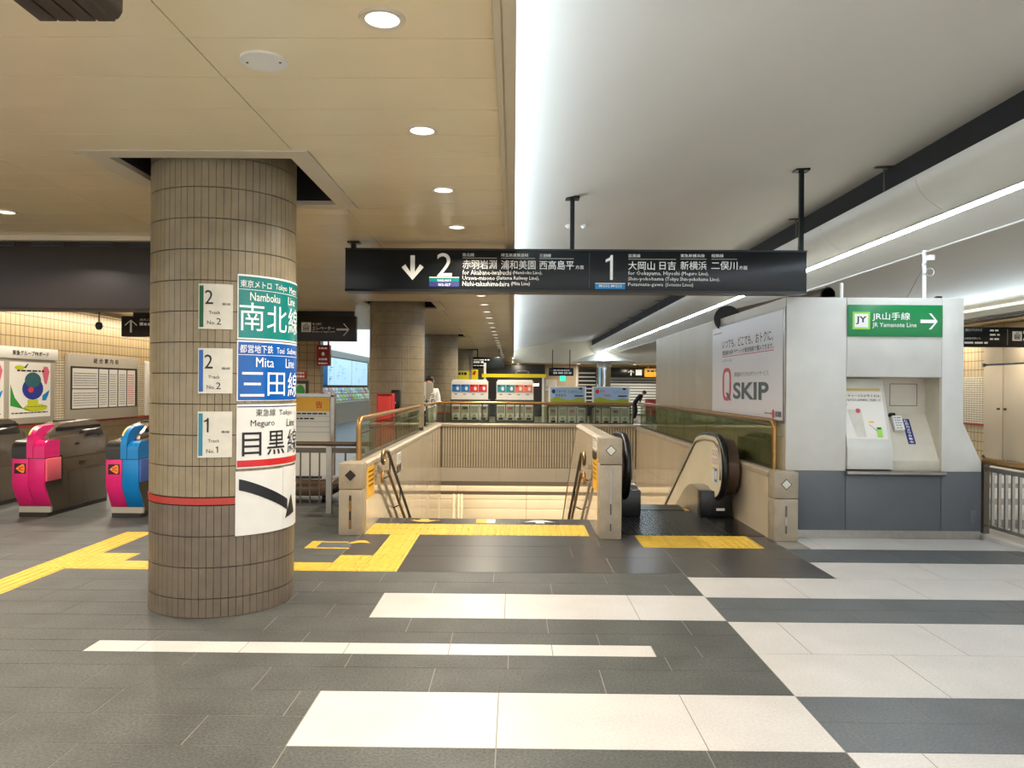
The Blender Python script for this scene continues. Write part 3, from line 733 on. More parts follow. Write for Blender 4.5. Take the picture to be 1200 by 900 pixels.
# ================================================================== DOWNLIGHTS and ceiling plate
def downlight(x, y, label, power, i):
    t = thing('downlight', label, 'downlight', (x, y, 3.0), 'recessed downlights')
    MB().lathe([(.068, 3.031), (.070, 3.022), (.092, 3.020), (.095, 3.029), (.095, 3.031)], (x, y), 28).build('trim_ring', 'ceilring', t, smooth=True)
    MB().lathe([(.069, 3.024), (.062, 3.0275), (.03, 3.0285), (0, 3.0285)], (x, y), 24).build('reflector', 'reflector', t, smooth=True)
    l = bpy.data.lights.new('downlight_lamp', 'AREA'); l.shape = 'DISK'; l.size = .10; l.energy = power; l.color = WARM; l.spread = R(150)
    o = bpy.data.objects.new('downlight_lamp', l); COL.objects.link(o); o.parent = t; o.location = (0, 0, .018)
    return t
DLX = -.54
ORD = ['first', 'second', 'third', 'fourth', 'fifth', 'sixth', 'seventh', 'eighth', 'ninth', 'tenth', 'eleventh', 'twelfth', 'thirteenth', 'fourteenth', 'fifteenth', 'sixteenth', 'seventeenth', 'eighteenth', 'nineteenth', 'twentieth']
ORD += ['twenty-'+q for q in ORD[:8]]
names = ['%s recessed downlight from the camera along the panelled ceiling edge' % q for q in ORD]
for k in range(-3, 27):
    y = 3.09+1.345*k
    lab = names[k] if k >= 0 else 'round recessed downlight in the panelled ceiling above the camera'
    downlight(DLX, y, lab, 27, k)
for i, (x, y) in enumerate([(-4.4, 1.5), (-4.4, 4.2), (-4.4, 6.6), (-6.6, 4.2), (-4.9, 10.0), (-6.9, 10.0), (-4.9, 13.0), (-6.9, 13.0), (-4.0, 17.0), (-6.4, 17), (-3.7, 24), (-5.5, 27), (-5.5, 33)]):
    downlight(x, y, 'round recessed downlight in the panelled ceiling of the gate hall', 50, i)
t = thing('ceiling_plate', 'blank white oval cover plate with two screws on panelled ceiling', 'cover plate', (-1.15, 3.49, 3.02))
MB().cyl((-1.15, 3.49), .105, 3.019, 3.03, 36).build('disc', 'whitep', t, smooth=True)
for s in (-1, 1): MB().cyl((-1.15+s*.075, 3.49), .006, 3.016, 3.02, 8).build('screw', 'steeld', t)
t = thing('hanging_box', 'dark brown slatted box hanging from the ceiling at upper left corner', 'hanging fixture', (-1.39, 2.0, 2.7))
for k in range(4): MB().box(-1.515+.062*k, -1.459+.062*k, .6, 2.43, 2.70, 2.72).build('slat', 'brownbox', t, bevel=.003)
MB().prism([(-1.52, 2.715), (-1.265, 2.705), (-1.25, 2.73), (-1.245, 3.03), (-1.53, 3.03)], 'y', .6, 2.435).build('body', 'brownbox', t, bevel=.01)
t = thing('smoke_detector', 'small white smoke detector on the vault right of hanger rod', 'detector', (.84, 9.5, vz(.84)))
t2 = thing('smoke_detector', 'small white smoke detector on the vault left of hanger rod', 'detector', (.52, 7.55, vz(.5)))
for q, x, y in ((t, .85, 9.5), (t2, .65, 9.3)):
    z = vz(x); q.location = (x, y, z-.06)
    MB().cyl((x, y), .042, z-.025, z+.02, 20).build('base', 'whitep', q, smooth=True); MB().cyl((x, y), .02, z-.045, z-.025, 16, .03).build('sensor', 'whitep', q, smooth=True)

# ================================================================== MAIN HANGING SIGN
SY = 7.8; k_ = SY/900
def sx(px): return (px-602)*k_
def sz(py, px=602): return 1.55+(453+.0072*(px-602)-py)*k_
t = thing('hanging_sign', 'long black hanging direction sign for tracks 2 and 1 above the stairs', 'sign', (.62, SY+.1, 2.5))
x0, x1, z0, z1 = sx(403), sx(943.5), 2.515, 2.945
MB().box(x0, x1, SY, SY+.2, z0, z1).build('box', 'signblk', t, bevel=.008)
MB().box(x0, x1, SY-.006, SY+.206, z1-.012, z1+.004).box(x0, x1, SY-.006, SY+.206, z0-.006, z0+.018).build('frame', 'black', t)
fm = front(SY-.0015)
def L(s, a, b, y1_, y0_, bold=0): m = (a+b)/2; return (s, sx(a), sx(b), sz(y0_, m), sz(y1_, m), bold)
# coordinates inside the sign face (its own grid)
letters([L('2', 511, 528.5, 296.5, 323.5), L('1', 708.5, 717, 299, 328, .0)], 'wink', t, fm, 'numerals', res=6)
ag = [(482.4-2.6, 299), (482.4+2.6, 299), (482.4+2.6, 318.5), (491, 309.5), (495.4, 313), (482.4, 328), (469.4, 313), (473.8, 309.5), (479.8, 318.5)]
shape([[(sx(a), sz(b, a)) for a, b in ag]], 'wink', t, fm, 'arrow')
for it in (L('赤羽岩淵', 541, 581, 304.5, 315), L('浦和美園', 586, 626.5, 305, 315.5), L('西高島平', 631, 671.5, 305.5, 316), L('大岡山', 735, 766, 306.5, 316.5), L('日吉', 771.5, 790.5, 306.5, 316.5), L('新横浜', 796, 826.5, 306.5, 316.5), L('二俣川', 832, 862.5, 306.5, 316.5)):
    letters([it[:5]+(.003,)], 'wink', t, fm, 'place_name')
letters([L('方面', 673.5, 683, 311, 315.5), L('方面', 864.5, 874, 311.8, 316.3), L('南北線', 541, 554.5, 296.5, 300.5), L('埼玉高速鉄道線', 586, 618, 297, 301), L('三田線', 631, 644.5, 297.5, 301.5), L('目黒線', 735.5, 749, 298, 302), L('東急新横浜線', 796, 824, 298, 302), L('相鉄線', 832, 846, 298, 302),
         L('for Akabane-iwabuchi', 541, 598, 316.3, 322), L('(Namboku Line),', 600, 634.5, 317.5, 322.5), L('Urawa-misono', 541, 579, 323.2, 328), L('(Saitama Railway Line),', 581, 631, 323.6, 329), L('Nishi-takashimadaira', 541, 596, 329.7, 335.2), L('(Mita Line)', 598, 620, 330.2, 335.6),
         L('for Ookayama, Hiyoshi', 735, 795, 318, 324), L('(Meguro Line),', 797, 829, 318.7, 324), L('Shin-yokohama', 735, 776.5, 324.8, 330), L('(Tokyu Shin-yokohama Line),', 778.5, 842, 325.2, 330.7), L('Futamata-gawa', 735, 776, 331.5, 336.5), L('(Sotetsu Lines)', 778.5, 811, 331.8, 337)], 'wink', t, fm, 'small_lettering', res=1)
shape([rect(sx(a), sx(b), sz(y_+.35, a), sz(y_, a)) for a, b, y_ in ((541, 581, 302), (586, 626, 302.4), (631, 671, 302.8), (735, 790.5, 303.6), (796, 826.5, 303.6), (832, 862, 303.8))], 'wink', t, fm, 'rules')
shape([rect(sx(502), sx(537), sz(330.6), sz(326.3))], 'teal', t, fm, 'teal_strip'); shape([rect(sx(502), sx(537), sz(336.2), sz(330.8))], 'navy', t, fm, 'navy_strip'); shape([rect(sx(502), sx(537), sz(326), sz(325))], 'wink', t, fm, 'white_rule')
shape([rect(sx(696.5), sx(731.5), sz(338), sz(332.4))], 'azure', t, fm, 'azure_strip'); shape([rect(sx(696.5), sx(731.5), sz(331.9), sz(330.9))], 'wink', t, fm, 'white_rule')
fm2 = front(SY-.003)
letters([L('N02-N19', 512, 527.5, 327.2, 329.9, .01), L('I02-I27', 513, 527, 332, 335, .01), L('MG02-MG13', 701, 727.5, 333.4, 336.9, .01)], 'wink', t, fm2, 'station_codes', res=1)
shape([rect(sx(689.5), sx(689.7), sz(337), sz(296))], 'greyink', t, fm, 'divider')
for x, zt in ((sx(670), vz(sx(670))), (sx(940.5), vz(sx(940.5)))):
    MB().box(x-.022, x+.022, SY+.08, SY+.12, z1-.01, zt+.01).build('hanger_rod', 'signblk', t); MB().box(x-.07, x+.07, SY+.04, SY+.16, zt-.022, zt+.004).build('hanger_plate', 'signblk', t)
MB().box(sx(408), sx(408)+.05, SY+.07, SY+.13, z1-.01, 3.03).box(sx(404), sx(418), SY+.05, SY+.15, 3.01, 3.03).build('hanger_bracket', 'black', t)

# other hanging signs
def hsign(label, x0, x1, y, z0, z1, mat, th=.15, hang=None):
    t = thing('hanging_sign', label, 'sign', ((x0+x1)/2, y+th/2, z0)); MB().box(x0, x1, y, y+th, z0, z1).build('box', mat, t, bevel=.006)
    if hang:
        for x in (x0+.15*(x1-x0), x1-.15*(x1-x0)): MB().box(x-.02, x+.02, y+th/2-.02, y+th/2+.02, z1, hang).build('hanger_rod', mat, t)
    return t
def pic_elev(parent, fmap, u, v, s, dark):
    shape([rect(u-s, u+s, v-s, v+s)], 'wink', parent, fmap, 'pictogram_plate')
    f2 = lambda a, b: tuple(Vector(fmap(a, b))+Vector((0, -.004, 0)))
    polys = [rect(u-.62*s, u+.62*s, v-.72*s, v-.6*s), rect(u-.62*s, u-.5*s, v-.72*s, v+.3*s), rect(u+.5*s, u+.62*s, v-.72*s, v+.3*s), rect(u-.62*s, u+.62*s, v+.2*s, v+.32*s), [(u-.3*s, v+.45*s), (u, v+.45*s), (u-.15*s, v+.78*s)], [(u+.05*s, v+.78*s), (u+.35*s, v+.78*s), (u+.2*s, v+.45*s)]]
    for d in (-.3, 0, .3): polys += [rect(u+(d-.1)*s, u+(d+.1)*s, v-.5*s, v-.05*s), rect(u+(d-.07)*s, u+(d+.07)*s, v, v+.13*s)]
    shape(polys, dark, parent, f2, 'pictogram')
EY = 15.3; e = EY/900
t = hsign('dark hanging elevator sign with white right arrow behind the near column', -5.2, -3.16, EY, 2.43, 2.93, 'signbr')
MB().box(-5.2, -3.2, EY+.02, EY+.12, 2.93, 3.03).build('mount', 'black', t)
fm = front(EY-.002)
pic_elev(t, fm, (357.8-602)*e, 1.55+(451.3-383.3)*e, 5.7*e, 'signbr')
letters([('エレベーター', (365-602)*e, (391-602)*e, 1.55+(451.3-386.5)*e, 1.55+(451.3-382)*e, .01), ('地上階行', (365-602)*e, (376-602)*e, 1.55+(451.3-381)*e, 1.55+(451.3-378)*e), ('Elevator to Upper Level', (365-602)*e, (391.5-602)*e, 1.55+(451.3-390)*e, 1.55+(451.3-387.3)*e)], 'wink', t, fm)
shape([arrow_poly((401-602)*e, 1.55+(451.3-385.8)*e, 15*e, 2.3*e, 7*e, 7*e, 0)], 'wink', t, fm, 'arrow')
WY = 12.0; e = WY/900
t = hsign('dark hanging sign with white up arrow left of the near column', (139.5-602)*e, -4.4, WY, 1.55+(449.7-394)*e, 1.55+(449.7-370)*e, 'signbr')
MB().box(-6.0, -4.5, WY+.04, WY+.11, 2.61, 3.03).build('mount', 'signbr', t)
fm = front(WY-.002); zq = lambda py: 1.55+(449.7-py)*e; xq = lambda px: (px-602)*e
shape([arrow_poly(xq(151), zq(381.7), 15*e, 2.4*e, 7*e, 7*e, 90)], 'wink', t, fm, 'arrow')
letters([('改札口', xq(161.5), xq(174.5), zq(375.3), zq(372.8))], 'wink', t, fm); shape([rect(xq(161.3), xq(165.5), zq(381), zq(377.3))], 'wink', t, fm, 'pictogram_plate')
bars_text([(xq(166.5), xq(180), zq(381), zq(378), .07)], 'wink', t, fm)
RY = 14.0; e = RY/900; xq = lambda px: (px-602)*e; zq = lambda py: 1.55+(457-py)*e
t = hsign('dark hanging bus and elevator sign right of the white kiosk', xq(1100), xq(1240), RY, zq(406.8), zq(383.5), 'signblk', hang=2.99)
fm = front(RY-.002)
letters([('西口バスのりば', xq(1128), xq(1147.5), zq(388.5), zq(385.7)), ('JR東急目黒ビル', xq(1127), xq(1146), zq(398.3), zq(395.6))], 'wink', t, fm)
bars_text([(xq(1156.5), xq(1168), zq(388.5), zq(386.5), .1), (xq(1156.5), xq(1168), zq(393.5), zq(391.5), .12), (xq(1156.5), xq(1169), zq(398.5), zq(396.5), .1), (xq(1127), xq(1154), zq(403), zq(400.8), .12), (xq(1195), xq(1210), zq(391), zq(388), .12), (xq(1195), xq(1210), zq(399), zq(396.5), .15)], 'wink', t, fm, seed=4)
shape([rect(xq(1176.5), xq(1177.3), zq(404.5), zq(386))], 'greyink', t, fm, 'divider'); pic_elev(t, fm, xq(1188), zq(393.8), 5.5*e, 'signblk')

# ================================================================== TICKET GATES
def gate(label, x0, lmat, rmat, flapmat, near_y=8.75, mark=True):
    W = .37; x1 = x0+W; xm = x0+W*.5; y = near_y; t = thing('ticket_gate', label, 'ticket gate', (x0+W/2, y+.7, 0), 'automatic ticket gates')
    side = [(y+.14, .05), (y+.14, .12), (y+.02, .36), (y+.02, .84), (y+.06, .88), (y+.3, .91), (y+1.3, .93), (y+1.38, .88), (y+1.38, .05)]
    MB().prism(side, 'x', x0+.006, x1-.006).build('body', 'gate', t, bevel=.006)
    for a, b, m in ((x0, xm-.002, lmat), (xm+.002, x1, rmat)):
        MB().prism([(y+.125, .12), (y+.0, .36), (y+.0, .68), (y+.03, .68), (y+.03, .37), (y+.15, .13)], 'x', a, b).build('front_panel', m, t, bevel=.004)
    MB().prism([(y+.125, .05), (y+.125, .118), (y+.16, .118), (y+.16, .05)], 'x', x0, x1).build('foot_plate', 'palegrey', t)
    MB().box(x0+.02, x1-.02, y+.10, y+1.4, 0, .05).build('base', 'gated', t)
    # rounded nose above the front: black on the left, coloured hood stripe, coloured cap on the right
    def nose(a, b, m, nm, z=.0, h=.0):
        pr = [(y-.004-z, .69)]+[(y-.004-z+.10-.10*math.cos(R(q)), .79+h+.10*math.sin(R(q))) for q in range(0, 91, 15)]+[(y+.3, .89+h), (y+.3, .69)]
        MB().prism(pr, 'x', a, b).build(nm, m, t, smooth=True)
    nose(x0, xm-.02, 'gated', 'nose_cap'); nose(xm+.06, x1, rmat, 'nose_cap')
    pr = [(y-.006, .69)]+[(y-.006+.22-.22*math.cos(R(q)), .85+.20*math.sin(R(q))) for q in range(0, 91, 10)]+[(y+.40, 1.06), (y+.40, .69)]
    MB().prism(pr, 'x', xm-.018, xm+.055).build('hood_stripe', rmat, t, smooth=True)
    MB().prism([(p-.003, q+.003) for p, q in pr[4:-2]]+[(p, q) for p, q in reversed(pr[4:-2])], 'x', xm-.018, xm+.004).build('yellow_stripe', 'ystripe', t, smooth=True)
    # hood on the top with slot and reader
    MB().prism([(y+.20, .88), (y+.24, .96), (y+.42, 1.05), (y+.6, 1.08), (y+1.15, 1.09), (y+1.3, 1.05), (y+1.36, .97), (y+1.36, .88)], 'x', x0+.05, x1-.085).build('hood', 'gate', t, bevel=.012)
    MB().box(x1-.10, x1-.078, y+.36, y+1.33, .975, 1.02).build('card_slot', 'black', t)
    MB().prism([(y+.82, .90), (y+.86, .955), (y+1.2, .985), (y+1.26, .90)], 'x', x1-.08, x1+.004).build('card_reader', 'gated', t, bevel=.004)
    MB().prism([(y+.90, .9595), (y+1.02, .970), (y+1.02, .974), (y+.90, .9635)], 'x', x1-.075, x1-.02).build('display', 'paper', t)
    MB().box(x0+.10, x0+.16, y+.6, y+1.0, 1.075, 1.098).build('sensor_bar', 'gated', t)
    f = MB().box(x1-.004, x1+.022, y+.02, y+.30, .42, .68).build('flap', flapmat, t, bevel=.006)
    MB().box(x1-.004, x1+.018, y+.30, y+.325, .40, .70).build('flap_post', 'gated', t)
    # joint lines and vents of the side
    MB().box(x1-.008, x1-.004, y+.33, y+1.37, .655, .660).box(x1-.008, x1-.004, y+.33, y+1.37, .495, .499).box(x1-.008, x1-.004, y+.5, y+.505, .1, .49).build('panel_joint', 'gated', t)
    MB().box(x1-.008, x1-.003, y+.72, y+.84, .55, .565).box(x1-.008, x1-.003, y+.72, y+.84, .575, .59).box(x1-.008, x1-.003, y+.62, y+.72, .80, .825).build('vent', 'black', t)
    if mark:
        c, z = (x0+xm)/2, .57; fm = front(y-.002)
        shape([rect(c-.066, c+.066, z-.058, z+.058)], 'ink', t, fm, 'mark_plate')
        fm = front(y-.0035); shape([[(c-.05, z), (c-.005, z+.036), (c+.012, z+.036), (c+.012, z+.048), (c+.045, z+.048), (c+.052, z+.02), (c+.052, z-.02), (c+.045, z-.048), (c+.012, z-.048), (c+.012, z-.036), (c-.005, z-.036)]], 'orange', t, fm, 'mark')
        letters([('IC', c-.012, c+.042, z-.024, z+.024, .02)], 'ink', t, front(y-.005), 'mark_lettering')
    return t
gate('pink ticket gate beside the blue and pink gate', -5.74, 'pink', 'pink', 'pinkl')
gate('blue and pink ticket gate next to the near column', -4.66, 'pink', 'gblue', 'gbluel')
gate('bronze ticket gate cut off at the left picture edge', -6.83, 'pink', 'pink', 'pinkl')

# ================================================================== BOARDS ON THE LEFT WALL
def wmap(x): return lambda u, v: (x, u, v)
WX = -8.98
t = thing('poster_case', 'white framed poster board with two colourful festival posters on tiled wall', 'notice board', (WX, 13.2, .8), 'boards on the left wall')
MB().box(WX-.01, WX+.06, 11.9, 14.86, .80, 2.16).build('frame', 'palegrey', t, bevel=.01)
MB().box(WX+.055, WX+.08, 11.85, 14.92, 1.99, 2.20).build('header', 'paper', t, bevel=.006)
letters([('東急グループPRボード', 13.55, 14.62, 2.05, 2.14, .02)], 'ink', t, wmap(WX+.082))
for a in (12.15, 13.5):
    p = MB().box(WX+.06, WX+.066, a, a+1.2, .92, 1.93).build('poster', 'paper', t)
    f = wmap(WX+.068)
    def S(poly, m, nm, d=0): shape([[(a+u*1.2, .92+v*1.01) for u, v in poly]], m, p, wmap(WX+.068+d), nm)
    el = lambda cx, cy, rx, ry, n=20: [(cx+rx*math.cos(2*math.pi*i/n), cy+ry*math.sin(2*math.pi*i/n)) for i in range(n)]
    S([(.02, .22), (.5, .12), (.3, .18), (.12, .36), (.02, .6)], 'pgreen', 'green_shape'); S(el(.62, .17, .3, .07), 'plime', 'lime_base')
    S([(.35, .16), (.75, .16), (.68, .24), (.68, .32), (.42, .32), (.42, .24)], 'plime', 'pedestal', .001); S(el(.55, .52, .26, .2), 'pblue', 'dark_bulb', .001); S(el(.55, .68, .2, .14), 'pdkteal', 'teal_crown', .0015)
    S([(.84, .62), (.78, .85), (.82, .93), (.92, .93), (.97, .84), (.9, .6)], 'pposter', 'pink_drop'); S([(.98, .5), (.8, .4), (.78, .3), (.88, .3), (.94, .4)], 'azure', 'blue_drop')
    S(el(.5, .5, .07, .05), 'hred', 'red_spot', .002); S(el(.23, .9, .12, .04), 'plime', 'lime_leaf'); S([(.32, .9), (.42, .98), (.44, .97), (.38, .89)], 'tealgrey', 'stem')
    bars_text([(a+.2, a+1.0, .92+.84, .92+.87, .12), (a+.5, a+1.12, .92+.19, .92+.2, .1), (a+.05, a+1.12, .92+.075, .92+.095, .1)], 'ink', p, wmap(WX+.0695), seed=int(a))
t = thing('guide_board', 'grey framed general guide board with white timetable sheets on tiled wall', 'notice board', (WX, 16.7, .8), 'boards on the left wall')
MB().box(WX-.01, WX+.07, 15.28, 18.16, .78, 2.15).build('frame', 'palegrey', t, bevel=.01)
letters([('総', 16.2, 16.36, 1.98, 2.09, .01), ('合', 16.42, 16.58, 1.98, 2.09, .01), ('案', 16.64, 16.80, 1.98, 2.09, .01), ('内', 16.86, 17.0, 1.98, 2.09, .01), ('板', 17.08, 17.24, 1.98, 2.09, .01)], 'ink', t, wmap(WX+.072))
MB().box(WX+.07, WX+.074, 15.36, 18.08, 1.02, 1.90).build('backing', 'gated', t)
xs_ = [15.42, 16.42, 16.83, 17.22, 17.62, 18.03]
for i in range(5):
    cells = ((1.04, 1.43), (1.45, 1.86)) if i == 0 else ((1.04, 1.86),)
    for z0, z1 in cells:
        p = MB().box(WX+.074, WX+.078, xs_[i], xs_[i+1]-.05, z0, z1).build('sheet', 'paper', t)
        bars_text([(xs_[i]+.03, xs_[i+1]-.1, z, z+.018, .05) for z in [z0+.05+.05*j for j in range(int((z1-z0-.08)/.05))]], 'hred' if i == 4 else 'greyink', p, wmap(WX+.08), seed=i+11)
t = thing('guide_board', 'narrow white notice board partly hidden by the near column', 'notice board', (WX, 19.2, .8), 'boards on the left wall')
MB().box(WX-.01, WX+.06, 18.6, 19.9, .78, 2.10).build('frame', 'paper', t, bevel=.01)
bars_text([(18.75, 19.6, 1.9-.09*j, 1.95-.09*j, .12) for j in range(8)], 'ink', t, wmap(WX+.063), seed=3)
t = thing('wall_washer', 'slim cream linear lamp at the ceiling above the notice boards', 'lamp', (-8.55, 15.5, 2.95))
MB().box(-8.62, -8.48, 11, 20, 2.955, 3.03).build('housing', 'trim', t)
for y_ in (12.5, 15.5, 18.5): MB().box(-8.635, -8.465, y_-.02, y_+.02, 2.95, 3.03).build('clamp', 'steel', t)
t = thing('hanging_camera', 'small black dome camera hanging on a rod below the dark bulkhead', 'camera', (-5.05, 9.3, 2.25))
MB().tube([(-5.05, 9.3, 3.03), (-5.05, 9.3, 2.30)], .008, 8).build('rod', 'black', t); MB().lathe([(0, 2.20), (.03, 2.21), (.045, 2.25), (.035, 2.29), (0, 2.31)], (-5.05, 9.3), 16).build('dome', 'black', t, smooth=True)

# ================================================================== RAILINGS
def arc_pts(c, r, a0, a1, plane, n=6):
    o = []
    for i in range(n+1):
        q = R(a0+(a1-a0)*i/n); u, v = r*math.cos(q), r*math.sin(q)
        o.append((c[0], c[1]+u, c[2]+v) if plane == 'yz' else (c[0]+u, c[1], c[2]+v) if plane == 'xz' else (c[0]+u, c[1]+v, c[2]))
    return o
def glass_run(t, p0, p1, n, z0=.76, z1=1.12):
    p0, p1 = Vector(p0), Vector(p1); d = (p1-p0)/n; ax = d.normalized(); nr = Vector((-ax.y, ax.x, 0))
    for i in range(n):
        a = p0+d*i+ax*.01; b = p0+d*(i+1)-ax*.01; c = (a+b)/2; c.z = (z0+z1)/2
        MB().obox(c, ax, nr, (0, 0, 1), (b-a).length/2, .005, (z1-z0)/2).build('glass_panel', 'glass', t)
XR, ZR = -1.675, 1.19
t = thing('glass_railing', 'glass railing with brass handrail on the low wall left of the stairs', 'railing', (XR, 10.9, .745))
MB().tube([(XR, 8.32, .735), (XR, 8.32, 1.06)]+arc_pts((XR, 8.43, 1.08), .11, 180, 90, 'yz')+[(XR, 13.66, ZR)], .03, 12).build('handrail', 'brass', t, smooth=True)
glass_run(t, (XR, 8.37, 0), (XR, 13.6, 0), 4)
MB().box(XR-.008, XR+.008, 8.36, 13.6, 1.02, 1.035).build('mid_rail', 'steeld', t); MB().box(XR-.015, XR+.015, 8.36, 13.6, .742, .768).build('shoe', 'steeld', t)
t = thing('glass_railing', 'glass railing with brass handrail along the back of the stairwell', 'railing', (.5, 16.75, .745))
MB().tube([(XR, 14.45, ZR), (XR, 16.6, ZR)]+arc_pts((XR+.12, 16.63, ZR), .12, 180, 90, 'xy')+[(2.6, 16.75, ZR)], .03, 12).build('handrail', 'brass', t, smooth=True)
glass_run(t, (XR+.02, 14.5, 0), (XR+.02, 16.7, 0), 2); glass_run(t, (XR+.1, 16.75, 0), (2.6, 16.75, 0), 5)
for x in [-1.5+.82*k for k in range(6)]: MB().box(x-.015, x+.015, 16.735, 16.765, .745, 1.17).build('post', 'steeld', t)
MB().box(-1.6, 2.6, 16.74, 16.76, .748, .772).build('shoe', 'steeld', t)
XG = 2.745
t = thing('glass_railing', 'glass railing with brass handrail between escalator and kiosk side', 'railing', (XG, 12, .705))
MB().tube([(XG, 8.10, .70), (XG, 8.10, 1.10)]+arc_pts((XG, 8.20, 1.11), .10, 180, 90, 'yz')+[(XG, 16.7, 1.21)], .026, 12).build('handrail', 'brass', t, smooth=True)
glass_run(t, (XG, 8.14, 0), (XG, 16.6, 0), 6, .73, 1.16)
MB().box(XG-.012, XG+.012, 8.14, 16.6, .70, .73).build('shoe', 'steeld', t); MB().box(XG-.02, XG+.02, 8.08, 8.13, .82, .87).build('clip', 'black', t)
# stair handrails
def stair_rail(label, x, s):
    t = thing('stair_handrail', label, 'handrail', (x, 10, -.3), 'double stair handrails')
    for dz, nm in ((0, 'upper_rail'), (-.22, 'lower_rail')):
        z = .83+dz
        path = [(x, 8.62, z-.14)]+arc_pts((x, 8.69, z-.10), .07, 210, 60, 'yz', 8)+[(x, 9.0, z-.05), (x, 14.5, z-.05-.56*5.5)]
        MB().tube(path, .019, 10).build(nm, 'brass' if dz else 'steeld', t, smooth=True)
    MB().tube([(x, 8.69+.06*math.cos(q*.5236), .74+.07*math.sin(q*.5236)) for q in range(12)], .02, 8, closed=True).build('end_loop', 'brass', t, smooth=True)
    for k in range(6):
        yy = 9.15+.85*k; zz = .78-.56*(yy-9.0)
        MB().tube([(x, yy, zz), (x, yy, zz-.22), (x+s*.09, yy, zz-.26)], .009, 6).build('bracket', 'black', t)
    return t
stair_rail('double tube handrail on the polished wall left of the stairs', -1.47, -1)
stair_rail('double tube handrail on the middle wall right of the stairs', .80, 1)
for lab, x, dx, y0, z0 in (('yellow notice on the polished wall behind the left stone post', -1.56, .006, 8.18, .34), ('yellow notice on the middle wall behind the tall stone post', .893, -.006, 8.14, .44)):
    t = thing('wall_notice', lab, 'sign', (x, y0, z0)); MB().box(min(x, x+dx), max(x, x+dx), y0, y0+.42, z0, z0+.34).build('plate', 'amber', t)
    bars_text([(y0+.06, y0+.36, z0+.27-.05*j, z0+.285-.05*j, .05) for j in range(4)], 'ink', t, wmap(x+dx*1.4), seed=2)
for lab, x, dx, y0 in (('small white notice and dark plate on the left stair wall', -1.56, .006, 10.3), ('small white notice and dark plate on the middle stair wall', .893, -.006, 8.25)):
    z0 = .42 if x < 0 else .80
    t = thing('wall_notice', lab, 'sign', (x, y0, z0)); a, b = min(x, x+dx), max(x, x+dx)
    MB().box(a, b, y0, y0+.34, z0+.07, z0+.22).build('sheet', 'paper', t); MB().box(a, b, y0, y0+.36, z0-.04, z0+.05).build('plate', 'gated', t)
    bars_text([(y0+.03, y0+.3, z0+.19-.03*j, z0+.2-.03*j, .04) for j in range(4)], 'greyink', t, wmap(x+dx*1.4), seed=5)
# bar fence left of the stairs
t = thing('bar_fence', 'steel bar fence with brown handrail between near column and stairs', 'fence', (-2.7, 9.3, 0))
MB().tube([(-3.6, 9.3, .84), (-1.70, 9.3, .84)], .028, 12).build('handrail', 'pipe', t, smooth=True)
MB().box(-3.6, -1.8, 9.285, 9.315, .73, .79).box(-3.6, -1.8, 9.285, 9.315, .085, .11).build('rail', 'steeld', t)
for k in range(12):
    x = -3.5+.115*k
    if abs(x+2.22) > .06: MB().box(x-.008, x+.008, 9.292, 9.308, .11, .73).build('bar', 'steeld', t)
for x in (-3.3, -2.23): MB().box(x-.033, x+.033, 9.27, 9.33, 0, .81).build('post', 'steel', t)
MB().box(-2.045, -2.025, 9.29, 9.31, .11, .73).build('bar', 'steeld', t)
# bar fence right of kiosk
t = thing('bar_fence', 'steel bar fence with brass handrail at the right picture edge', 'fence', (4.95, 6.8, 0))
XF = 4.97
MB().tube([(XF, 8.15, .80), (XF, 4.5, .80)], .034, 12).build('handrail', 'brass', t, smooth=True)
MB().box(XF-.015, XF+.015, 4.5, 8.1, .70, .745).box(XF-.015, XF+.015, 4.5, 8.1, .115, .15).build('rail', 'steel', t)
for k in range(32):
    y = 8.0-.108*k; MB().box(XF-.014, XF+.014, y-.012, y+.012, .15, .70).build('bar', 'steel', t)
for y in (8.12, 6.6, 5.1): MB().box(XF-.03, XF+.03, y-.02, y+.045, .0, .80).build('post', 'steeld', t)
struct(MB().box(4.89, 5.05, 4.5, 8.2, 0, .045).build('trim_10', 'white'))

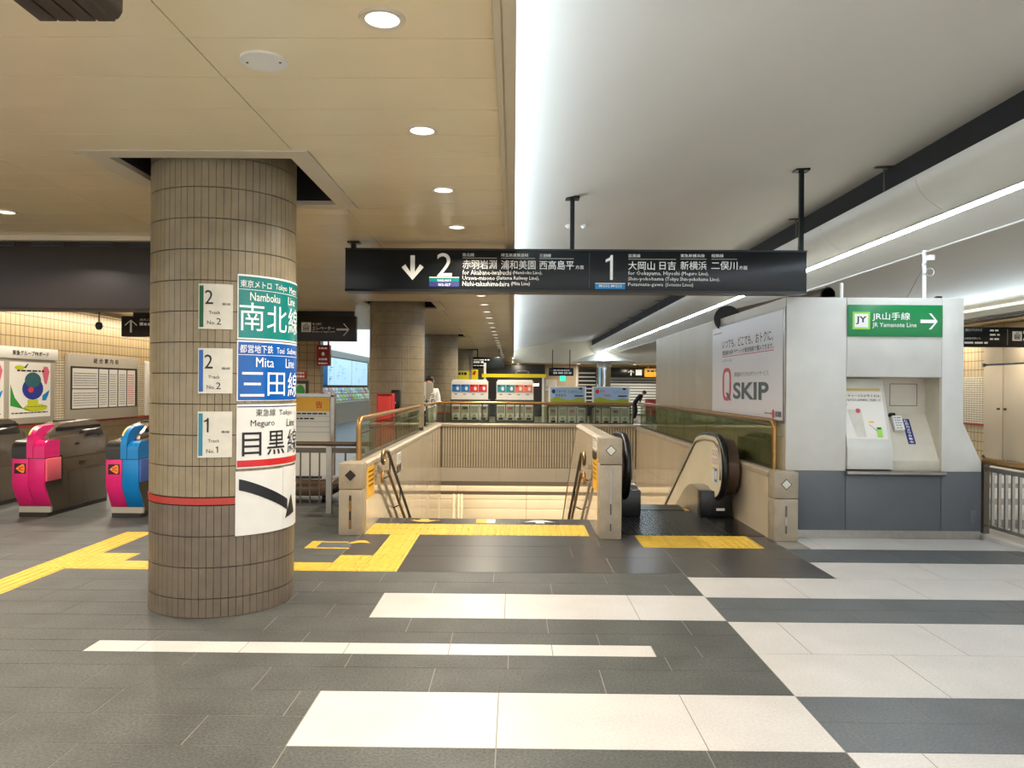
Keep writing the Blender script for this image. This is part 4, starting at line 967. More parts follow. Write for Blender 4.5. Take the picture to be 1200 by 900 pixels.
# ================================================================== ESCALATOR
t = thing('escalator', 'escalator going down with black handrails right of the stairs', 'escalator', (1.87, 9.0, 0))
MB().box(1.11, 2.645, 8.065, 9.72, -.013, .004).build('landing_plate', 'landing', t)
mb = MB(); x = 1.16
while x < 2.3: mb.box(x, x+.012, 8.10, 9.70, .004, .007); x += .034
mb.build('tread_ribs', 'gated', t, kind='stuff')
MB().box(1.36, 2.22, 9.70, 9.84, -.02, .012).build('comb_plate', 'black', t)
for a, b in ((1.37, 1.42), (2.16, 2.21)): MB().box(a, b, 9.62, 9.80, .008, .014).build('comb_marking', 'amber', t)
for k in range(10): MB().box(1.38, 2.20, 9.84+.4*k, 10.24+.4*k, -.2*k-.25, -.2*k-.03 if k else -.005).build('step', 'gated', t)
def esc_side(xh, s):
    """xh handrail centre, s = +1 for the right side (outer side towards +x)"""
    path = [(xh, 14.6, .93-.577*4.55)]+[(xh, 10.05, .93)][:0]
    slope = [(xh, 14.6, .91-.577*4.5), (xh, 12.0, .91-.577*1.9), (xh, 10.35, .91-.577*.25)]
    curve = [(xh, 10.12, .895), (xh, 9.9, .94), (xh, 9.65, .965)]
    top = [(xh, 9.25, .97)]
    arc_ = [(xh, 9.2-.36*math.sin(R(a)), .61+.36*math.cos(R(a))) for a in range(10, 181, 10)]
    full = slope+curve+top+arc_+[(xh, 9.35, .25)]
    MB().tube(full, .042, 12).build('handrail', 'rubber', t, smooth=True)
    inner = [(p[1], p[2]) for p in full]
    poly = [(y_, z_-.0) for y_, z_ in inner]+[(9.6, .30), (9.9, .22), (10.3, .05), (14.6, -2.45)]
    MB().prism(poly, 'x', xh-.012-.03*s, xh+.012-.03*s).build('balustrade_panel', 'lowpanel', t)
    rim = [(p[0]-.022*s, p[1]-.0, p[2]) for p in full]
    MB().tube([(p[0]-.05*s, p[1]+(.03 if p[1] < 9.2 else 0), p[2]-(.055 if i < 10 else 0)) for i, p in enumerate(full[:-8])], .012, 8).build('rail_guide', 'steel', t, smooth=True)
    # outer newel cover
    nw = [(9.2-.33*math.sin(R(a)), .61+.33*math.cos(R(a))) for a in range(0, 181, 12)]+[(9.9, .28), (9.9, .94)]
    a, b = (xh+.03, xh+.17) if s > 0 else (xh-.17, xh-.03)
    MB().prism(nw, 'x', a, b).build('newel_cover', 'pipe', t, smooth=True)
    # skirt deck with curved top
    sk = [(9.3, .005), (9.3, .31), (9.45, .345), (9.65, .35), (9.85, .31), (10.1, .21), (10.5, .0), (14.6, -2.36), (14.6, -2.7), (9.9, -.03)]
    a, b = (xh-.20, xh-.045) if s > 0 else (xh+.045, xh+.20)
    MB().prism(sk, 'x', a, b).build('skirt_deck', 'steel', t, smooth=True)
    a, b = (xh-.205, xh+.17) if s > 0 else (xh-.17, xh+.205)
    MB().box(a, b, 9.16, 9.34, .004, .32).build('inlet_box', 'black', t, bevel=.01)
    return full
esc_side(2.44, 1); esc_side(1.32, -1)
f = lambda u, v: (2.396, u, v)
shape([rect(9.02, 9.28, .62, .84)], 'paper', t, f, 'safety_sticker'); shape([rect(9.04, 9.16, .44, .60)], 'hblue', t, f, 'safety_sticker'); shape([rect(9.18, 9.28, .44, .60)], 'paper', t, f, 'safety_sticker'); shape([rect(9.17, 9.29, .575, .605)], 'ybright', t, lambda u, v: (2.395, u, v), 'safety_sticker')
mb = MB(); f = lambda u, v: (2.395, u, v)
for i in range(3):
    for j in range(2):
        c = (9.07+.08*i, .68+.10*j); mb.add([f(c[0]+.034*math.cos(q*.5236), c[1]+.034*math.sin(q*.5236)) for q in range(12)]+[f(c[0]+.025*math.cos(q*.5236), c[1]+.025*math.sin(q*.5236)) for q in range(12)], [(q, (q+1) % 12, 12+(q+1) % 12, 12+q) for q in range(12)])
mb.build('sticker_rings', 'red', t)
shape([rect(9.06, 9.14, .47, .57)], 'paper', t, f, 'sticker_figure')
MB().box(2.42, 2.52, 9.155, 9.162, .09, .12).build('inlet_label', 'paper', t)

# ================================================================== KIOSK
KX0, KX1, KY, KZ = 2.83, 4.66, 8.0, 2.50
N0, N1, NZ0, NZ1, ND = 3.452, 4.436, .70, 1.68, .34
t = thing('ticket_kiosk', 'white and grey ticket machine kiosk with recessed counter', 'kiosk', (3.75, 11.0, 0))
# carcass around the niche
MB().box(KX0+.012, N0, KY+.012, 15.3, .0, KZ-.01).box(N1, KX1-.01, KY+.012, 15.3, 0, KZ-.01).box(N0, N1, KY+.012, 15.3, NZ1, KZ-.01).box(N0, N1, KY+.012, 15.3, 0, NZ0).box(N0, N1, KY+ND, 15.3, NZ0, NZ1).build('carcass', 'kioskside', t)
g = .002
MB().box(KX0, N0-g, KY, KY+.02, .70+g, KZ).build('front_panel', 'kiosk', t, bevel=.003)
MB().box(N0+g, N1-g, KY, KY+.02, NZ1, KZ).build('front_panel', 'kiosk', t, bevel=.003)
MB().prism([(N1+g, .70+g), (4.85, .70+g), (4.85, .80), (KX1, 1.21), (KX1, KZ), (N1+g, KZ)], 'y', KY, KY+.02).build('front_panel', 'kiosk', t, bevel=.003)
MB().prism([(KX1-.02, 0), (4.85, 0), (4.85, .80), (KX1, 1.21), (KX1-.02, 1.21)], 'y', KY+.02, 9.5).build('side_wing', 'kiosk', t)
for a, b in ((KX0, N0-g), (N0+g, N1-g), (N1+g, 4.85)): MB().box(a, b, KY-.002, KY+.02, .085, .70-g).build('grey_panel', 'kgrey', t, bevel=.003)
MB().box(KX0+.02, 4.85, KY+.01, KY+.05, 0, .085).build('plinth', 'steel', t)
MB().box(4.74, 4.81, KY-.008, KY, .17, .30).build('hatch', 'kgrey', t, bevel=.003)
MB().prism([(KY-.07, .675), (KY-.07, .695), (KY-.05, .705), (KY+.05, .705), (KY+.05, .66), (KY-.05, .66)], 'x', N0-.01, N1+.02).build('counter_edge', 'steel', t, smooth=True)
# niche lining
MB().box(N0, N0+.006, KY+.02, KY+ND, NZ0, NZ1).build('niche_side', 'cream', t); MB().box(N1-.006, N1, KY+.02, KY+ND, NZ0, NZ1).build('niche_side', 'cream', t)
MB().box(N0, N1, KY+.02, KY+ND, NZ1-.006, NZ1).build('niche_top', 'cream', t)
MB().box(N0+.3, N1, KY+ND-.03, KY+ND, NZ0, NZ1).build('niche_back', 'cream', t)
xm = 3.925
fm = front(KY+ND-.032)
q = MB()
for r_ in (rect(4.05, 4.345, 1.606, 1.612), rect(4.05, 4.345, 1.372, 1.378), rect(4.05, 4.056, 1.372, 1.612), rect(4.339, 4.345, 1.372, 1.612)): shape([r_], 'gated', t, fm, 'panel_outline')
# right lower machine: sloping face
MB().prism([(KY+.02, .705), (KY+.02, .81), (KY+.30, 1.285), (KY+.335, 1.285), (KY+.335, .705)], 'x', xm+.002, N1-.006).build('machine_right', 'cream', t, bevel=.004)
sl = Vector((0, .28, .475)).normalized(); sn = Vector((0, -.475, .28)).normalized()
def smap(off): return lambda u, v: tuple(Vector((u, KY+.02, .81))+sl*v+sn*off)
shape([rect(4.158, 4.236, .19, .49)], 'navy', t, smap(.003), 'sticker')
letters([(ch, 4.178, 4.216, .452-.036*i, .482-.036*i, .015) for i, ch in enumerate('防犯カメラ作動中')], 'wink', t, smap(.005), 'sticker_lettering')
# left machine: protrudes further, steep face with map sheet
MB().prism([(KY-.03, .72), (KY-.03, .93), (KY-.02, .955), (KY+.19, 1.60), (KY+.22, 1.665), (KY+.335, 1.665), (KY+.335, .72)], 'x', N0+.006, xm).build('machine_left', 'kiosk', t, bevel=.006)
d1 = Vector((0, .21, .645)).normalized(); n1 = Vector((0, -.645, .21)).normalized()
def m2(off): return lambda u, v: tuple(Vector((u, KY-.02, .955))+d1*v+n1*off)
sh = shape([rect(N0+.01, xm-.035, .08, .60)], 'paper', t, m2(.003), 'map_sheet')
shape([rect(N0+.01, xm-.05, .605, .635)], M('tape_tan', (200, 178, 110), .5), t, m2(.003), 'yellow_tape')
letters([('入・チャージのお客さまは、', N0+.012, xm-.05, .535, .565, .006), ('右どなりにしお手続をご利用くだ', N0+.012, xm-.055, .488, .518, .006), ('さい', N0+.012, N0+.06, .44, .47, .006)], 'ink', sh, m2(.005))
shape([[(3.50, .40), (3.65, .40), (3.67, .10), (3.57, .10)]], 'plate', sh, m2(.005), 'map_shape'); shape([[(3.785, .10), (3.84, .10), (3.84, .21), (3.785, .21)]], 'lime', sh, m2(.005), 'map_green')
shape([rect(3.79, 3.83, .185, .205)], 'dkgreen', sh, m2(.006), 'map_building')
shape([[(3.615+.026*math.cos(q*.6283), .385+.026*math.sin(q*.6283)) for q in range(10)]], 'qred', sh, m2(.006), 'map_dot')
shape([rect(3.71, 3.765, .255, .27)], 'amber', sh, m2(.005), 'map_tag'); shape([[(3.71, .235), (3.715, .237), (3.79, .17), (3.785, .165)]], 'greyink', sh, m2(.005), 'map_path')
# intercom handset box
ic = thing('intercom', 'small white intercom box beside the map sheet in kiosk recess', 'intercom', (4.09, 8.2, 1.1))
q = MB(); q.obox(Vector(smap(.03)(4.085, .42)), (1, 0, 0), sl, sn, .052, .085, .028); q.build('box', 'whitep', ic, bevel=.006)
bars_text([(4.05, 4.12, .47-.03*j, .48-.03*j, .03) for j in range(5)], 'greyink', ic, smap(.060), seed=8)
MB().obox(Vector(smap(.03)(4.05, .525)), (1, 0, 0), sl, sn, .03, .012, .02).build('clip', 'black', ic)
# left flank: beige metal panels above a ribbed band
ys_ = [8.03, 8.9, 9.9, 10.95, 12.0, 13.1, 14.2, 15.3]
for a, b in zip(ys_, ys_[1:]):
    MB().box(KX0, KX0+.014, a+.002, b-.002, 1.19, KZ).build('side_panel', 'kioskside', t)
    MB().box(KX0, KX0+.014, a+.002, b-.002, 1.045, 1.185).build('side_band', 'cream', t)
mb = MB(); y = 8.04
while y < 15.2: mb.box(KX0-.006, KX0+.012, y, y+.032, .70, 1.04); y += .052
mb.build('side_ribs', 'rib', t, kind='stuff')
MB().box(KX0+.03, KX1-.03, KY+.05, 15.2, KZ-.012, KZ).build('roof', 'kioskside', t)
# JR sign
e = 7.97/900; xq = lambda px: (px-602)*e; zq = lambda py: 1.55+(456.2-py)*e
s_ = thing('direction_sign', 'green direction sign with white arrow to the right on the kiosk front', 'sign', (3.95, KY-.02, 2.09))
MB().box(xq(992.5), xq(1102.5), KY-.018, KY-.001, zq(394.5), zq(357.5)).build('face', 'green', s_, bevel=.002)
fm = front(KY-.020)
shape([rect(xq(997.5), xq(1017.8), zq(386.2), zq(365.8))], 'lime', s_, fm, 'badge_border'); shape([rect(xq(999.8), xq(1015.5), zq(383.9), zq(368.1))], 'wink', s_, front(KY-.0215), 'badge')
letters([('JY', xq(1001.3), xq(1013.8), zq(380.5), zq(371), .02)], 'ink', s_, front(KY-.023), 'badge_lettering')
letters([('JR山手線', xq(1020.5), xq(1064.5), zq(376.5), zq(366.2), .006), ('JR Yamanote Line', xq(1020.5), xq(1072), zq(385), zq(378.2))], 'wink', s_, fm)
shape([arrow_poly(xq(1086.5), zq(376.5), 20*e, 4*e, 9.3*e, 9.5*e, 0)], 'wink', s_, fm, 'arrow')
# poster on the flank
p = thing('advertising_poster', 'large white framed advertising poster with red Q on the kiosk flank', 'poster', (KX0, 9.45, 1.2))
MB().box(KX0-.014, KX0, 8.02, 10.93, 1.185, 2.405).build('frame', 'steel', p, bevel=.003); MB().box(KX0-.018, KX0-.012, 8.06, 10.90, 1.215, 2.38).build('sheet', 'poster', p)
def pm(off=.020): return lambda u, v: (KX0-off, -u, v)
letters([('いつでも、どこでも、おトクに、', -10.38, -8.36, 2.075, 2.195, .006), ('東急線の各種チケットが最安価格で購入できます。', -10.38, -8.34, 1.985, 2.05, .004)], 'ink', p, pm())
letters([('※一部チケット除く', -10.38, -9.92, 1.895, 1.93), ('東急線のデジタルチケットサービス', -9.82, -8.5, 1.695, 1.755, .004)], 'greyink', p, pm(), 'small_lettering')
shape([rect(-10.38, -8.34, 1.963, 1.972)], 'qred', p, pm(), 'underline')
bars_text([(-10.83, -10.4, 2.29, 2.305, .06), (-8.62, -8.36, 1.27, 1.285, .05)], 'greyink', p, pm(), seed=3)
# Q ring
def rr(cx, cz, w_, h_, r_, n=6):
    o = []
    for (sx_, sz_, a0) in ((1, 1, 0), (-1, 1, 90), (-1, -1, 180), (1, -1, 270)):
        for i in range(n+1):
            a = R(a0+90*i/n); o.append((cx+sx_*(w_-r_)+r_*math.cos(a), cz+sz_*(h_-r_)+r_*math.sin(a)))
    return o
o1, o2 = rr(-10.16, 1.60, .20, .215, .14), rr(-10.16, 1.60, .125, .165, .08)
f_ = pm(); n = len(o1)
MB().add([f_(*q) for q in o1]+[f_(*q) for q in o2], [(i, (i+1) % n, n+(i+1) % n, n+i) for i in range(n)]).build('letter_q', 'qred', p)
shape([[(-10.20, 1.49), (-10.08, 1.49), (-9.95, 1.40), (-9.98, 1.385), (-10.08, 1.43), (-10.12, 1.43)]], 'tealgrey', p, pm(.022), 'q_tail')
letters([('SKIP', -9.86, -8.49, 1.415, 1.625, .03)], 'tealgrey', p, pm(), 'word_skip', res=6)
shape([[(-8.335+.045*math.cos(q*.6283), 1.277+.05*math.sin(q*.6283)) for q in range(10)]], 'qred', p, pm(), 'logo'); letters([('東急電鉄', -8.27, -8.085, 1.245, 1.31, .02)], 'ink', p, pm(), 'logo_lettering')
# things on the kiosk roof
for lab, x, y, zt, m in (('white pole with clamps on the kiosk roof, taller one', 4.57, 8.6, 3.10, 'whitep'), ('short white pole on the kiosk roof', 3.86, 9.1, 2.80, 'whitep')):
    q = thing('roof_pole', lab, 'pole', (x, y, KZ)); MB().tube([(x, y, KZ), (x, y, zt)], .02, 12).build('shaft', m, q, smooth=True)
    MB().box(x-.05, x+.05, y-.05, y+.05, KZ, KZ+.012).build('foot', 'steel', q)
    if zt > 3:
        for z in (3.05, 2.93, 2.82): MB().tube([(x, y, z), (x, y, z+.03)], .027, 12).build('clamp', 'steel', q)
        MB().box(x+.03, x+.10, y-.03, y+.03, 2.99, 3.05).build('antenna_box', 'whitep', q, bevel=.005)
        MB().tube([(x+.06+.045*math.cos(k*.5236), y, 2.86+.045*math.sin(k*.5236)) for k in range(12)], .004, 6, closed=True).build('cable_loop', 'whitep', q)
        MB().tube([(x-.02, y, 2.9), (x-.2, y+.05, 2.52)], .003, 6).build('cable', 'cable', q)
q = MB(); pa = [(3.1, 11.2, 2.59), (3.3, 9.6, 2.59), (3.46, 8.5, 2.59)]
q = thing('roof_duct', 'open bronze pipe lying on the kiosk roof', 'pipe', (3.3, 9.6, KZ))
mb = MB(); 
o1 = MB().tube(pa, .085, 20); o2 = MB().tube([(3.1, 11.2, 2.59), (3.3, 9.6, 2.59), (3.462, 8.49, 2.59)], .072, 20)
o1.f = o1.f[:-1]; o1.build('outer_wall', 'pipe', q, smooth=True); o2.f = [f for f in o2.f if len(f) == 4]; o2.build('inner_wall', 'black', q, smooth=True)
q = thing('roof_duct', 'dark drum lying on the kiosk roof above the poster', 'pipe', (3.0, 10.6, KZ))
MB().tube([(2.92, 10.55, 2.5), (3.25, 11.5, 2.5)], .17, 24).build('drum', 'pipe', q, smooth=True); MB().tube([(2.915, 10.53, 2.5), (2.925, 10.56, 2.5)], .18, 24).build('rim', 'black', q, smooth=True)
q = thing('roof_bracket', 'small dark bracket on the kiosk roof', 'bracket', (3.68, 9.0, KZ)); MB().box(3.66, 3.70, 8.98, 9.02, KZ, 2.70).box(3.62, 3.74, 8.96, 9.04, KZ, KZ+.02).build('body', 'gated', q)
q = thing('roof_bracket', 'tiny black cap on the kiosk top edge', 'bracket', (4.42, 8.03, KZ)); MB().box(4.39, 4.45, 8.02, 8.08, KZ, KZ+.025).build('body', 'black', q, bevel=.008)

# ================================================================== RIGHT WALL doors
for i, (a, b) in enumerate(((16.38, 17.02), (15.66, 16.34), (14.3, 15.62))):
    d = struct(MB().box(10.36, 10.41, a, b, .08, 2.08).build('door_%d' % (i+1), 'doorc', bevel=.006))
    MB().tube([(10.36, b-.09 if i == 1 else a+.09, 1.15), (10.31, b-.09 if i == 1 else a+.09, 1.15)], .022, 10).build('door_knob', 'gated', d)
    MB().box(10.36, 10.41, a, b, 2.12, 2.96).build('overdoor_panel', 'doorc', d, bevel=.006)
struct(MB().box(10.37, 10.40, 14.2, 17.05, 2.08, 2.12).box(10.345, 10.40, 16.98, 17.05, 2.06, 2.14).box(10.345, 10.40, 16.98, 17.05, .06, .12).build('trim_11', 'gated'))
struct(MB().box(10.385, 10.40, 17.06, 19.5, .80, 1.84).build('trim_12', 'smalltile')); struct(MB().box(10.375, 10.40, 17.06, 19.5, .76, .80).build('trim_13', 'redband'))

for i_, y in enumerate((10.5, 12.8, 15.4, 17.6, 20.5)):  # unseen lamps added to brighten the right hall around the doors
    d_ = downlight(9.85, y, '%s recessed downlight from the camera in the low ceiling by the cream doors' % ORD[i_], 20, 0)
    d_.location.z -= .04
# ================================================================== LEFT BACKGROUND
# notice trolley behind the fence
t = thing('notice_trolley', 'white notice board with yellow header standing behind the bar fence', 'notice board', (-2.8, 10.1, 0))
MB().box(-3.3, -2.40, 10.08, 10.14, .36, 1.40).build('board', 'paper', t); MB().box(-3.32, -2.36, 10.06, 10.16, 1.40, 1.44).box(-2.40, -2.355, 10.06, 10.16, .36, 1.42).build('frame', 'steel', t)
MB().box(-3.3, -2.42, 10.072, 10.082, 1.21, 1.385).build('header', 'amber', t)
letters([('告', -2.60, -2.51, 1.245, 1.34, .02)], 'red', t, front(10.07))
shape([rect(-3.3, -2.42, z, z+.004) for z in (1.14, 1.07, 1.0, .93)], 'greyink', t, front(10.078), 'ruled_lines')
bars_text([(-2.85, -2.46, 1.165, 1.185, .05), (-2.85, -2.6, 1.10, 1.12, .05)], 'ink', t, front(10.077), seed=5)
MB().prism([(10.0, .10), (10.0, .22), (10.08, .31), (10.5, .31), (10.6, .24), (10.6, .10)], 'x', -3.4, -2.36).build('base_cover', 'pipe', t, bevel=.03)
MB().box(-2.42, -2.29, 10.02, 10.5, .13, .25).build('bumper', 'black', t, bevel=.05); MB().box(-3.3, -2.5, 10.0, 10.03, .33, .36).build('rail', 'black', t)
for x in (-3.2, -2.5): MB().tube([(x-.03, 10.2, .05), (x+.03, 10.2, .05)], .05, 14).build('wheel', 'black', t, smooth=True); MB().box(x-.02, x+.02, 10.18, 10.22, .05, .12).build('fork', 'black', t)
# red cabinet and black device by the second column
t = thing('fire_cabinet', 'red cabinet standing in front of the second column behind glass', 'cabinet', (-2.2, 13.2, 0))
MB().box(-2.34, -2.06, 13.08, 13.34, .0, 1.42).build('body', 'red', t, bevel=.01); MB().box(-2.31, -2.09, 13.07, 13.085, .66, 1.37).build('door', M('cabinet_red_front', (214, 60, 50), .35), t, bevel=.004); MB().box(-2.32, -2.08, 13.072, 13.08, 1.385, 1.40).build('slot', 'black', t); MB().box(-2.31, -2.09, 13.07, 13.085, .08, .62).build('door', 'redband', t, bevel=.004)
t = thing('wall_device', 'black telephone box mounted on the second column', 'telephone', (-2.05, 13.45, 1.15))
MB().box(-2.14, -1.99, 13.38, 13.56, 1.12, 1.48).build('box', 'black', t, bevel=.012); MB().box(-2.12, -2.02, 13.365, 13.39, 1.2, 1.43).build('handset', 'gated', t, bevel=.01); MB().cyl((-2.06, 13.36), .012, 1.24, 1.27, 8).build('lamp', 'whitep', t)
# lit route maps and leaflet racks of the ticket hall
e = thing('route_map', 'row of lit pale blue route maps on the ticket hall wall', 'map', (-7.48, 33, 1.5))
MB().box(-7.495, -7.42, 27, 39, 1.5, 2.75).build('case', 'steeld', e); MB().box(-7.495, -7.36, 27, 39, 2.72, 2.98).build('header', 'palegrey', e)
for a, b, m in ((29.6, 30.5, 'hblue'), (30.55, 31.6, 'litmap'), (31.65, 35.0, 'litmap'), (35.1, 38.8, 'litmap')):
    p_ = MB().box(-7.425, -7.41, a, b, 1.56, 2.68).build('lit_panel', m, e)
    rnd = random.Random(int(a*10)); q = MB(); f_ = wmap(-7.405)
    for j in range(7):
        u, v = rnd.uniform(a+.1, b-.6), rnd.uniform(1.65, 2.55); q.add([f_(*r_) for r_ in rect(u, u+rnd.uniform(.3, .55), v, v+.015)], [(0, 1, 2, 3)]); q.add([f_(*r_) for r_ in rect(u, u+.03, v-.2, v+.05)], [(0, 1, 2, 3)])
    q.build('map_lines', 'mapline', p_)
t = thing('leaflet_rack', 'sloping leaflet rack with pale brochures below the lit maps', 'rack', (-7.1, 33, 0))
MB().prism([(-7.49, 0), (-7.0, 0), (-7.0, .85), (-7.4, 1.45), (-7.49, 1.45)], 'y', 27.5, 38.6).build('rack', 'palegrey', t)
rd = random.Random(3)
for k in range(16):
    y = 29.4+.58*k; a = Vector((-6.99, 0, .87)); b = Vector((-7.39, 0, 1.47)); d = (b-a).normalized(); nr = Vector((d.z, 0, -d.x))
    for v in (.12, .46):
        l_ = MB().obox(Vector((a.x, y, a.z))+d*(v+.08)+nr*.015, (0, 1, 0), d, nr, .22, .14, .01).build('leaflet', rd.choice(['paper', 'paper', 'salmon', 'lime', 'paper', 'sky', 'plime']), t)
        MB().obox(Vector((a.x, y, a.z))+d*(v+.05)+nr*.027, (0, 1, 0), d, nr, .10, .05, .002).build('leaflet_print', rd.choice(['ink', 'pgreen', 'palegrey', 'greyink']), l_)
t = hsign('dark red hanging tax refund sign at the ticket hall corner', -5.05, -4.72, 19.6, 2.05, 2.58, M('sign_darkred', (140, 22, 30), .4), th=.2, hang=3.03)
bars_text([(-4.99, -4.78, 2.47, 2.52, .06), (-4.99, -4.78, 2.19, 2.24, .07), (-5.0, -4.77, 2.09, 2.13, .05)], 'wink', t, front(19.597)); shape([[(-4.88+.04*math.cos(k*.5236), 2.35+.05*math.sin(k*.5236)) for k in range(12)]], 'wink', t, front(19.597), 'symbol')
t = thing('area_map', 'dark framed area map with green park on the end wall', 'map', (-5.6, 19.97, 1.2)); MB().box(-6.6, -5.36, 19.95, 20.0, .9, 1.66).build('frame', 'gated', t); MB().box(-6.56, -5.42, 19.94, 19.955, .94, 1.58).build('sheet', 'plate', t)
shape([[(-5.56+.13*math.cos(k*.3927), 1.36+.2*math.sin(k*.3927)) for k in range(16)]], 'pgreen', t, front(19.938), 'park')
t = thing('wall_notice', 'small red notice with white print above the area map', 'sign', (-5.6, 19.98, 1.72)); MB().box(-6.0, -5.42, 19.97, 20.0, 1.72, 1.92).build('plate', 'red', t); bars_text([(-5.95, -5.46, 1.84, 1.89, .07), (-5.95, -5.46, 1.75, 1.8, .07)], 'wink', t, front(19.967), seed=9)
lc = struct(MB().box(-7.45, -3.4, 20.4, 44, 3.0, 3.026).build('ceiling_daylit_glow', M('daylit_glow', (220, 238, 250), .2, emit=(205, 232, 250), es=.9)))  # ceiling area bright with daylight; that brightness is put in as emission

# ================================================================== BACK: capsule machines
def capsule_machine(x, y, z, label):
    t = thing('capsule_machine', label, 'vending machine', (x, y, z), 'capsule toy machines')
    w_ = .115; MB().box(x-w_, x+w_, y, y+.4, z, z+.42).build('body', 'paper', t, bevel=.008); MB().box(x-w_+.02, x+w_-.02, y-.006, y+.002, z+.2, z+.39).build('window', 'palegrey', t)
    MB().disc_y(x, z+.13, y-.03, y, .04, 12).build('dial', 'palegrey', t); MB().box(x-.06, x+.06, y-.01, y+.002, z+.02, z+.07).build('chute', 'gated', t)
    MB().box(x-.06, x+.06, y-.008, y-.005, z+.30, z+.36).build('picture', random.choice(['greyink', 'palegrey', 'steeld', 'qred']), t)
banks = [(-1.70, -.70, ('hblue', 'hred'), 1.27, 1.69, 'blue and red'), (-.47, .54, ('hteal', 'salmon'), 1.27, 1.69, 'teal and salmon'), (.96, 1.98, None, 1.14, 1.57, 'blue lettered'), (2.15, 3.17, None, 1.14, 1.57, 'red lettered')]
BY = 21.0
for i, (a, b, cs, z0, z1, nm) in enumerate(banks):
    t = thing('machine_rack', 'brown steel rack holding the capsule machines under the %s header' % nm, 'rack', ((a+b)/2, BY+.2, 0))
    for z in (0.0, (z0-.13)/2, z0-.13): MB().box(a-.03, b+.03, BY-.03, BY+.45, z, z+.05).build('shelf', 'steeld', t)
    for x in (a-.03, b+.0): MB().box(x, x+.03, BY-.03, BY+.0, 0, z0-.08).box(x, x+.03, BY+.42, BY+.45, 0, z0-.08).build('upright', 'steeld', t)
    for r_ in range(2):
        for c_ in range(4):
            capsule_machine(a+.125+(b-a-.25)/3*c_, BY+.02, .053+(z0-.13)/2*r_, 'white capsule toy machine, %s, %s row under the %s header' % (('first from left', 'second from left', 'third from left', 'fourth from left')[c_], ('lower', 'upper')[r_], nm))
    h = thing('header_board', ('white header board with %s picture cards above capsule machines' if cs else 'landscape header board %s, above capsule machines') % nm, 'sign', ((a+b)/2, BY, z0-.08), 'header boards')
    MB().box(a, b, BY-.02, BY+.10, z0-.08, z1).build('board', 'paper', h)
    if cs:
        MB().box(a+.03, b-.03, BY+.0, BY+.08, z1, z1+.045).build('top_card', 'whitep', h)
        for k in range(4):
            u0 = a+.02+(b-a-.04)/4*k; u1 = u0+(b-a-.04)/4-.012; m = cs[k//2]
            c_ = MB().box(u0, u1, BY-.03, BY-.018, z0+.13, z0+.33).build('picture_card', m, h)
            shape([[(u0+.15+.04*math.cos(q*.6283), z0+.22+.055*math.sin(q*.6283)) for q in range(10)]], 'paper', c_, front(BY-.032), 'bubble'); shape([rect(u0+.02, u0+.09, z0+.28, z0+.31)], 'ink', c_, front(BY-.032), 'print')
            shape([rect(u0+.06, u0+.14, z0+.05, z0+.075)], 'greyink', h, front(BY-.022), 'small_print')
    else:
        MB().box(a+.04, b-.04, BY-.03, BY-.018, z0-.02, z1-.03).build('landscape', 'sky', h)
        q = [(a+.04, z0-.02), (b-.04, z0-.02), (b-.04, z0+.09), (b-.2, z0+.12), (b-.45, z0+.05), (a+.35, z0+.10), (a+.2, z0+.14), (a+.04, z0+.08)]; shape([q], 'olive', h, front(BY-.032), 'hills')
        m = 'navy' if i == 2 else 'red'
        shape([[(a+.13+.055*math.cos(q_*.524), z0+.29+.06*math.sin(q_*.524)) for q_ in range(12)]], m, h, front(BY-.033), 'emblem')
        letters([('フォーム', a+.2, a+.47, z0+.26, z0+.34, .02), ('するなら', a+.18, a+.47, z0+.15, z0+.22, .02), ('コンタクトレンズ', a+.52, b-.1, z0+.24, z0+.32, .01)] if i == 2 else [('ぜひ', a+.2, a+.34, z0+.26, z0+.34, .02), ('するなら', a+.3, a+.5, z0+.15, z0+.22, .02), ('コンタクトレンズ', a+.55, b-.08, z0+.24, z0+.32, .01)], m, h, front(BY-.034))
        shape([rect(b-.2, b-.11, z1-.09, z1-.04)], 'ink', h, front(BY-.033), 'tag'); shape([rect(b-.32, b-.08, z0+.15, z0+.19)], 'navy', h, front(BY-.033), 'strip')
# hanging and standing signs in the distance
t = hsign('small black hanging sign with teal line of text near the last column', -1.63, -.40, 30.4, 2.27, 2.71, 'signblk', hang=3.03)
fm = front(30.397); bars_text([(-1.6, -.95, 2.58, 2.62, .14), (-1.6, -1.2, 2.47, 2.55, .2), (-1.6, -1.15, 2.36, 2.39, .1)], 'wink', t, fm, seed=2)
t = hsign('small dark hanging sign with white print above the exit lamp', 1.64, 2.80, 36, 2.07, 2.45, 'signblk', hang=3.3)
bars_text([(1.85, 2.6, 2.30, 2.36, .12), (1.85, 2.7, 2.16, 2.25, .2)], 'wink', t, front(35.997), seed=6)
t = thing('exit_lamp', 'small glowing green exit sign in the distance', 'exit sign', (2.4, 37.9, 1.9)); MB().box(2.28, 2.56, 37.9, 38.0, 1.86, 2.16).build('face', 'exitg', t); MB().box(2.26, 2.58, 37.92, 38.02, 1.84, 2.18).build('case', 'whitep', t); MB().tube([(2.42, 37.97, 2.18), (2.42, 37.97, 2.74)], .015, 8).build('rod', 'steel', t)
t = thing('barrier_bar', 'long yellow beam carried on posts before the dark storefront', 'barrier', (0, 26, 0)); MB().box(-1.08, 1.10, 26, 26.12, 1.86, 1.98).build('beam', 'ybright', t)
for x in (-.98, 1.0): MB().box(x-.04, x+.04, 26.02, 26.1, 0, 2.35 if x < 0 else 1.86).build('post', 'whitep', t)
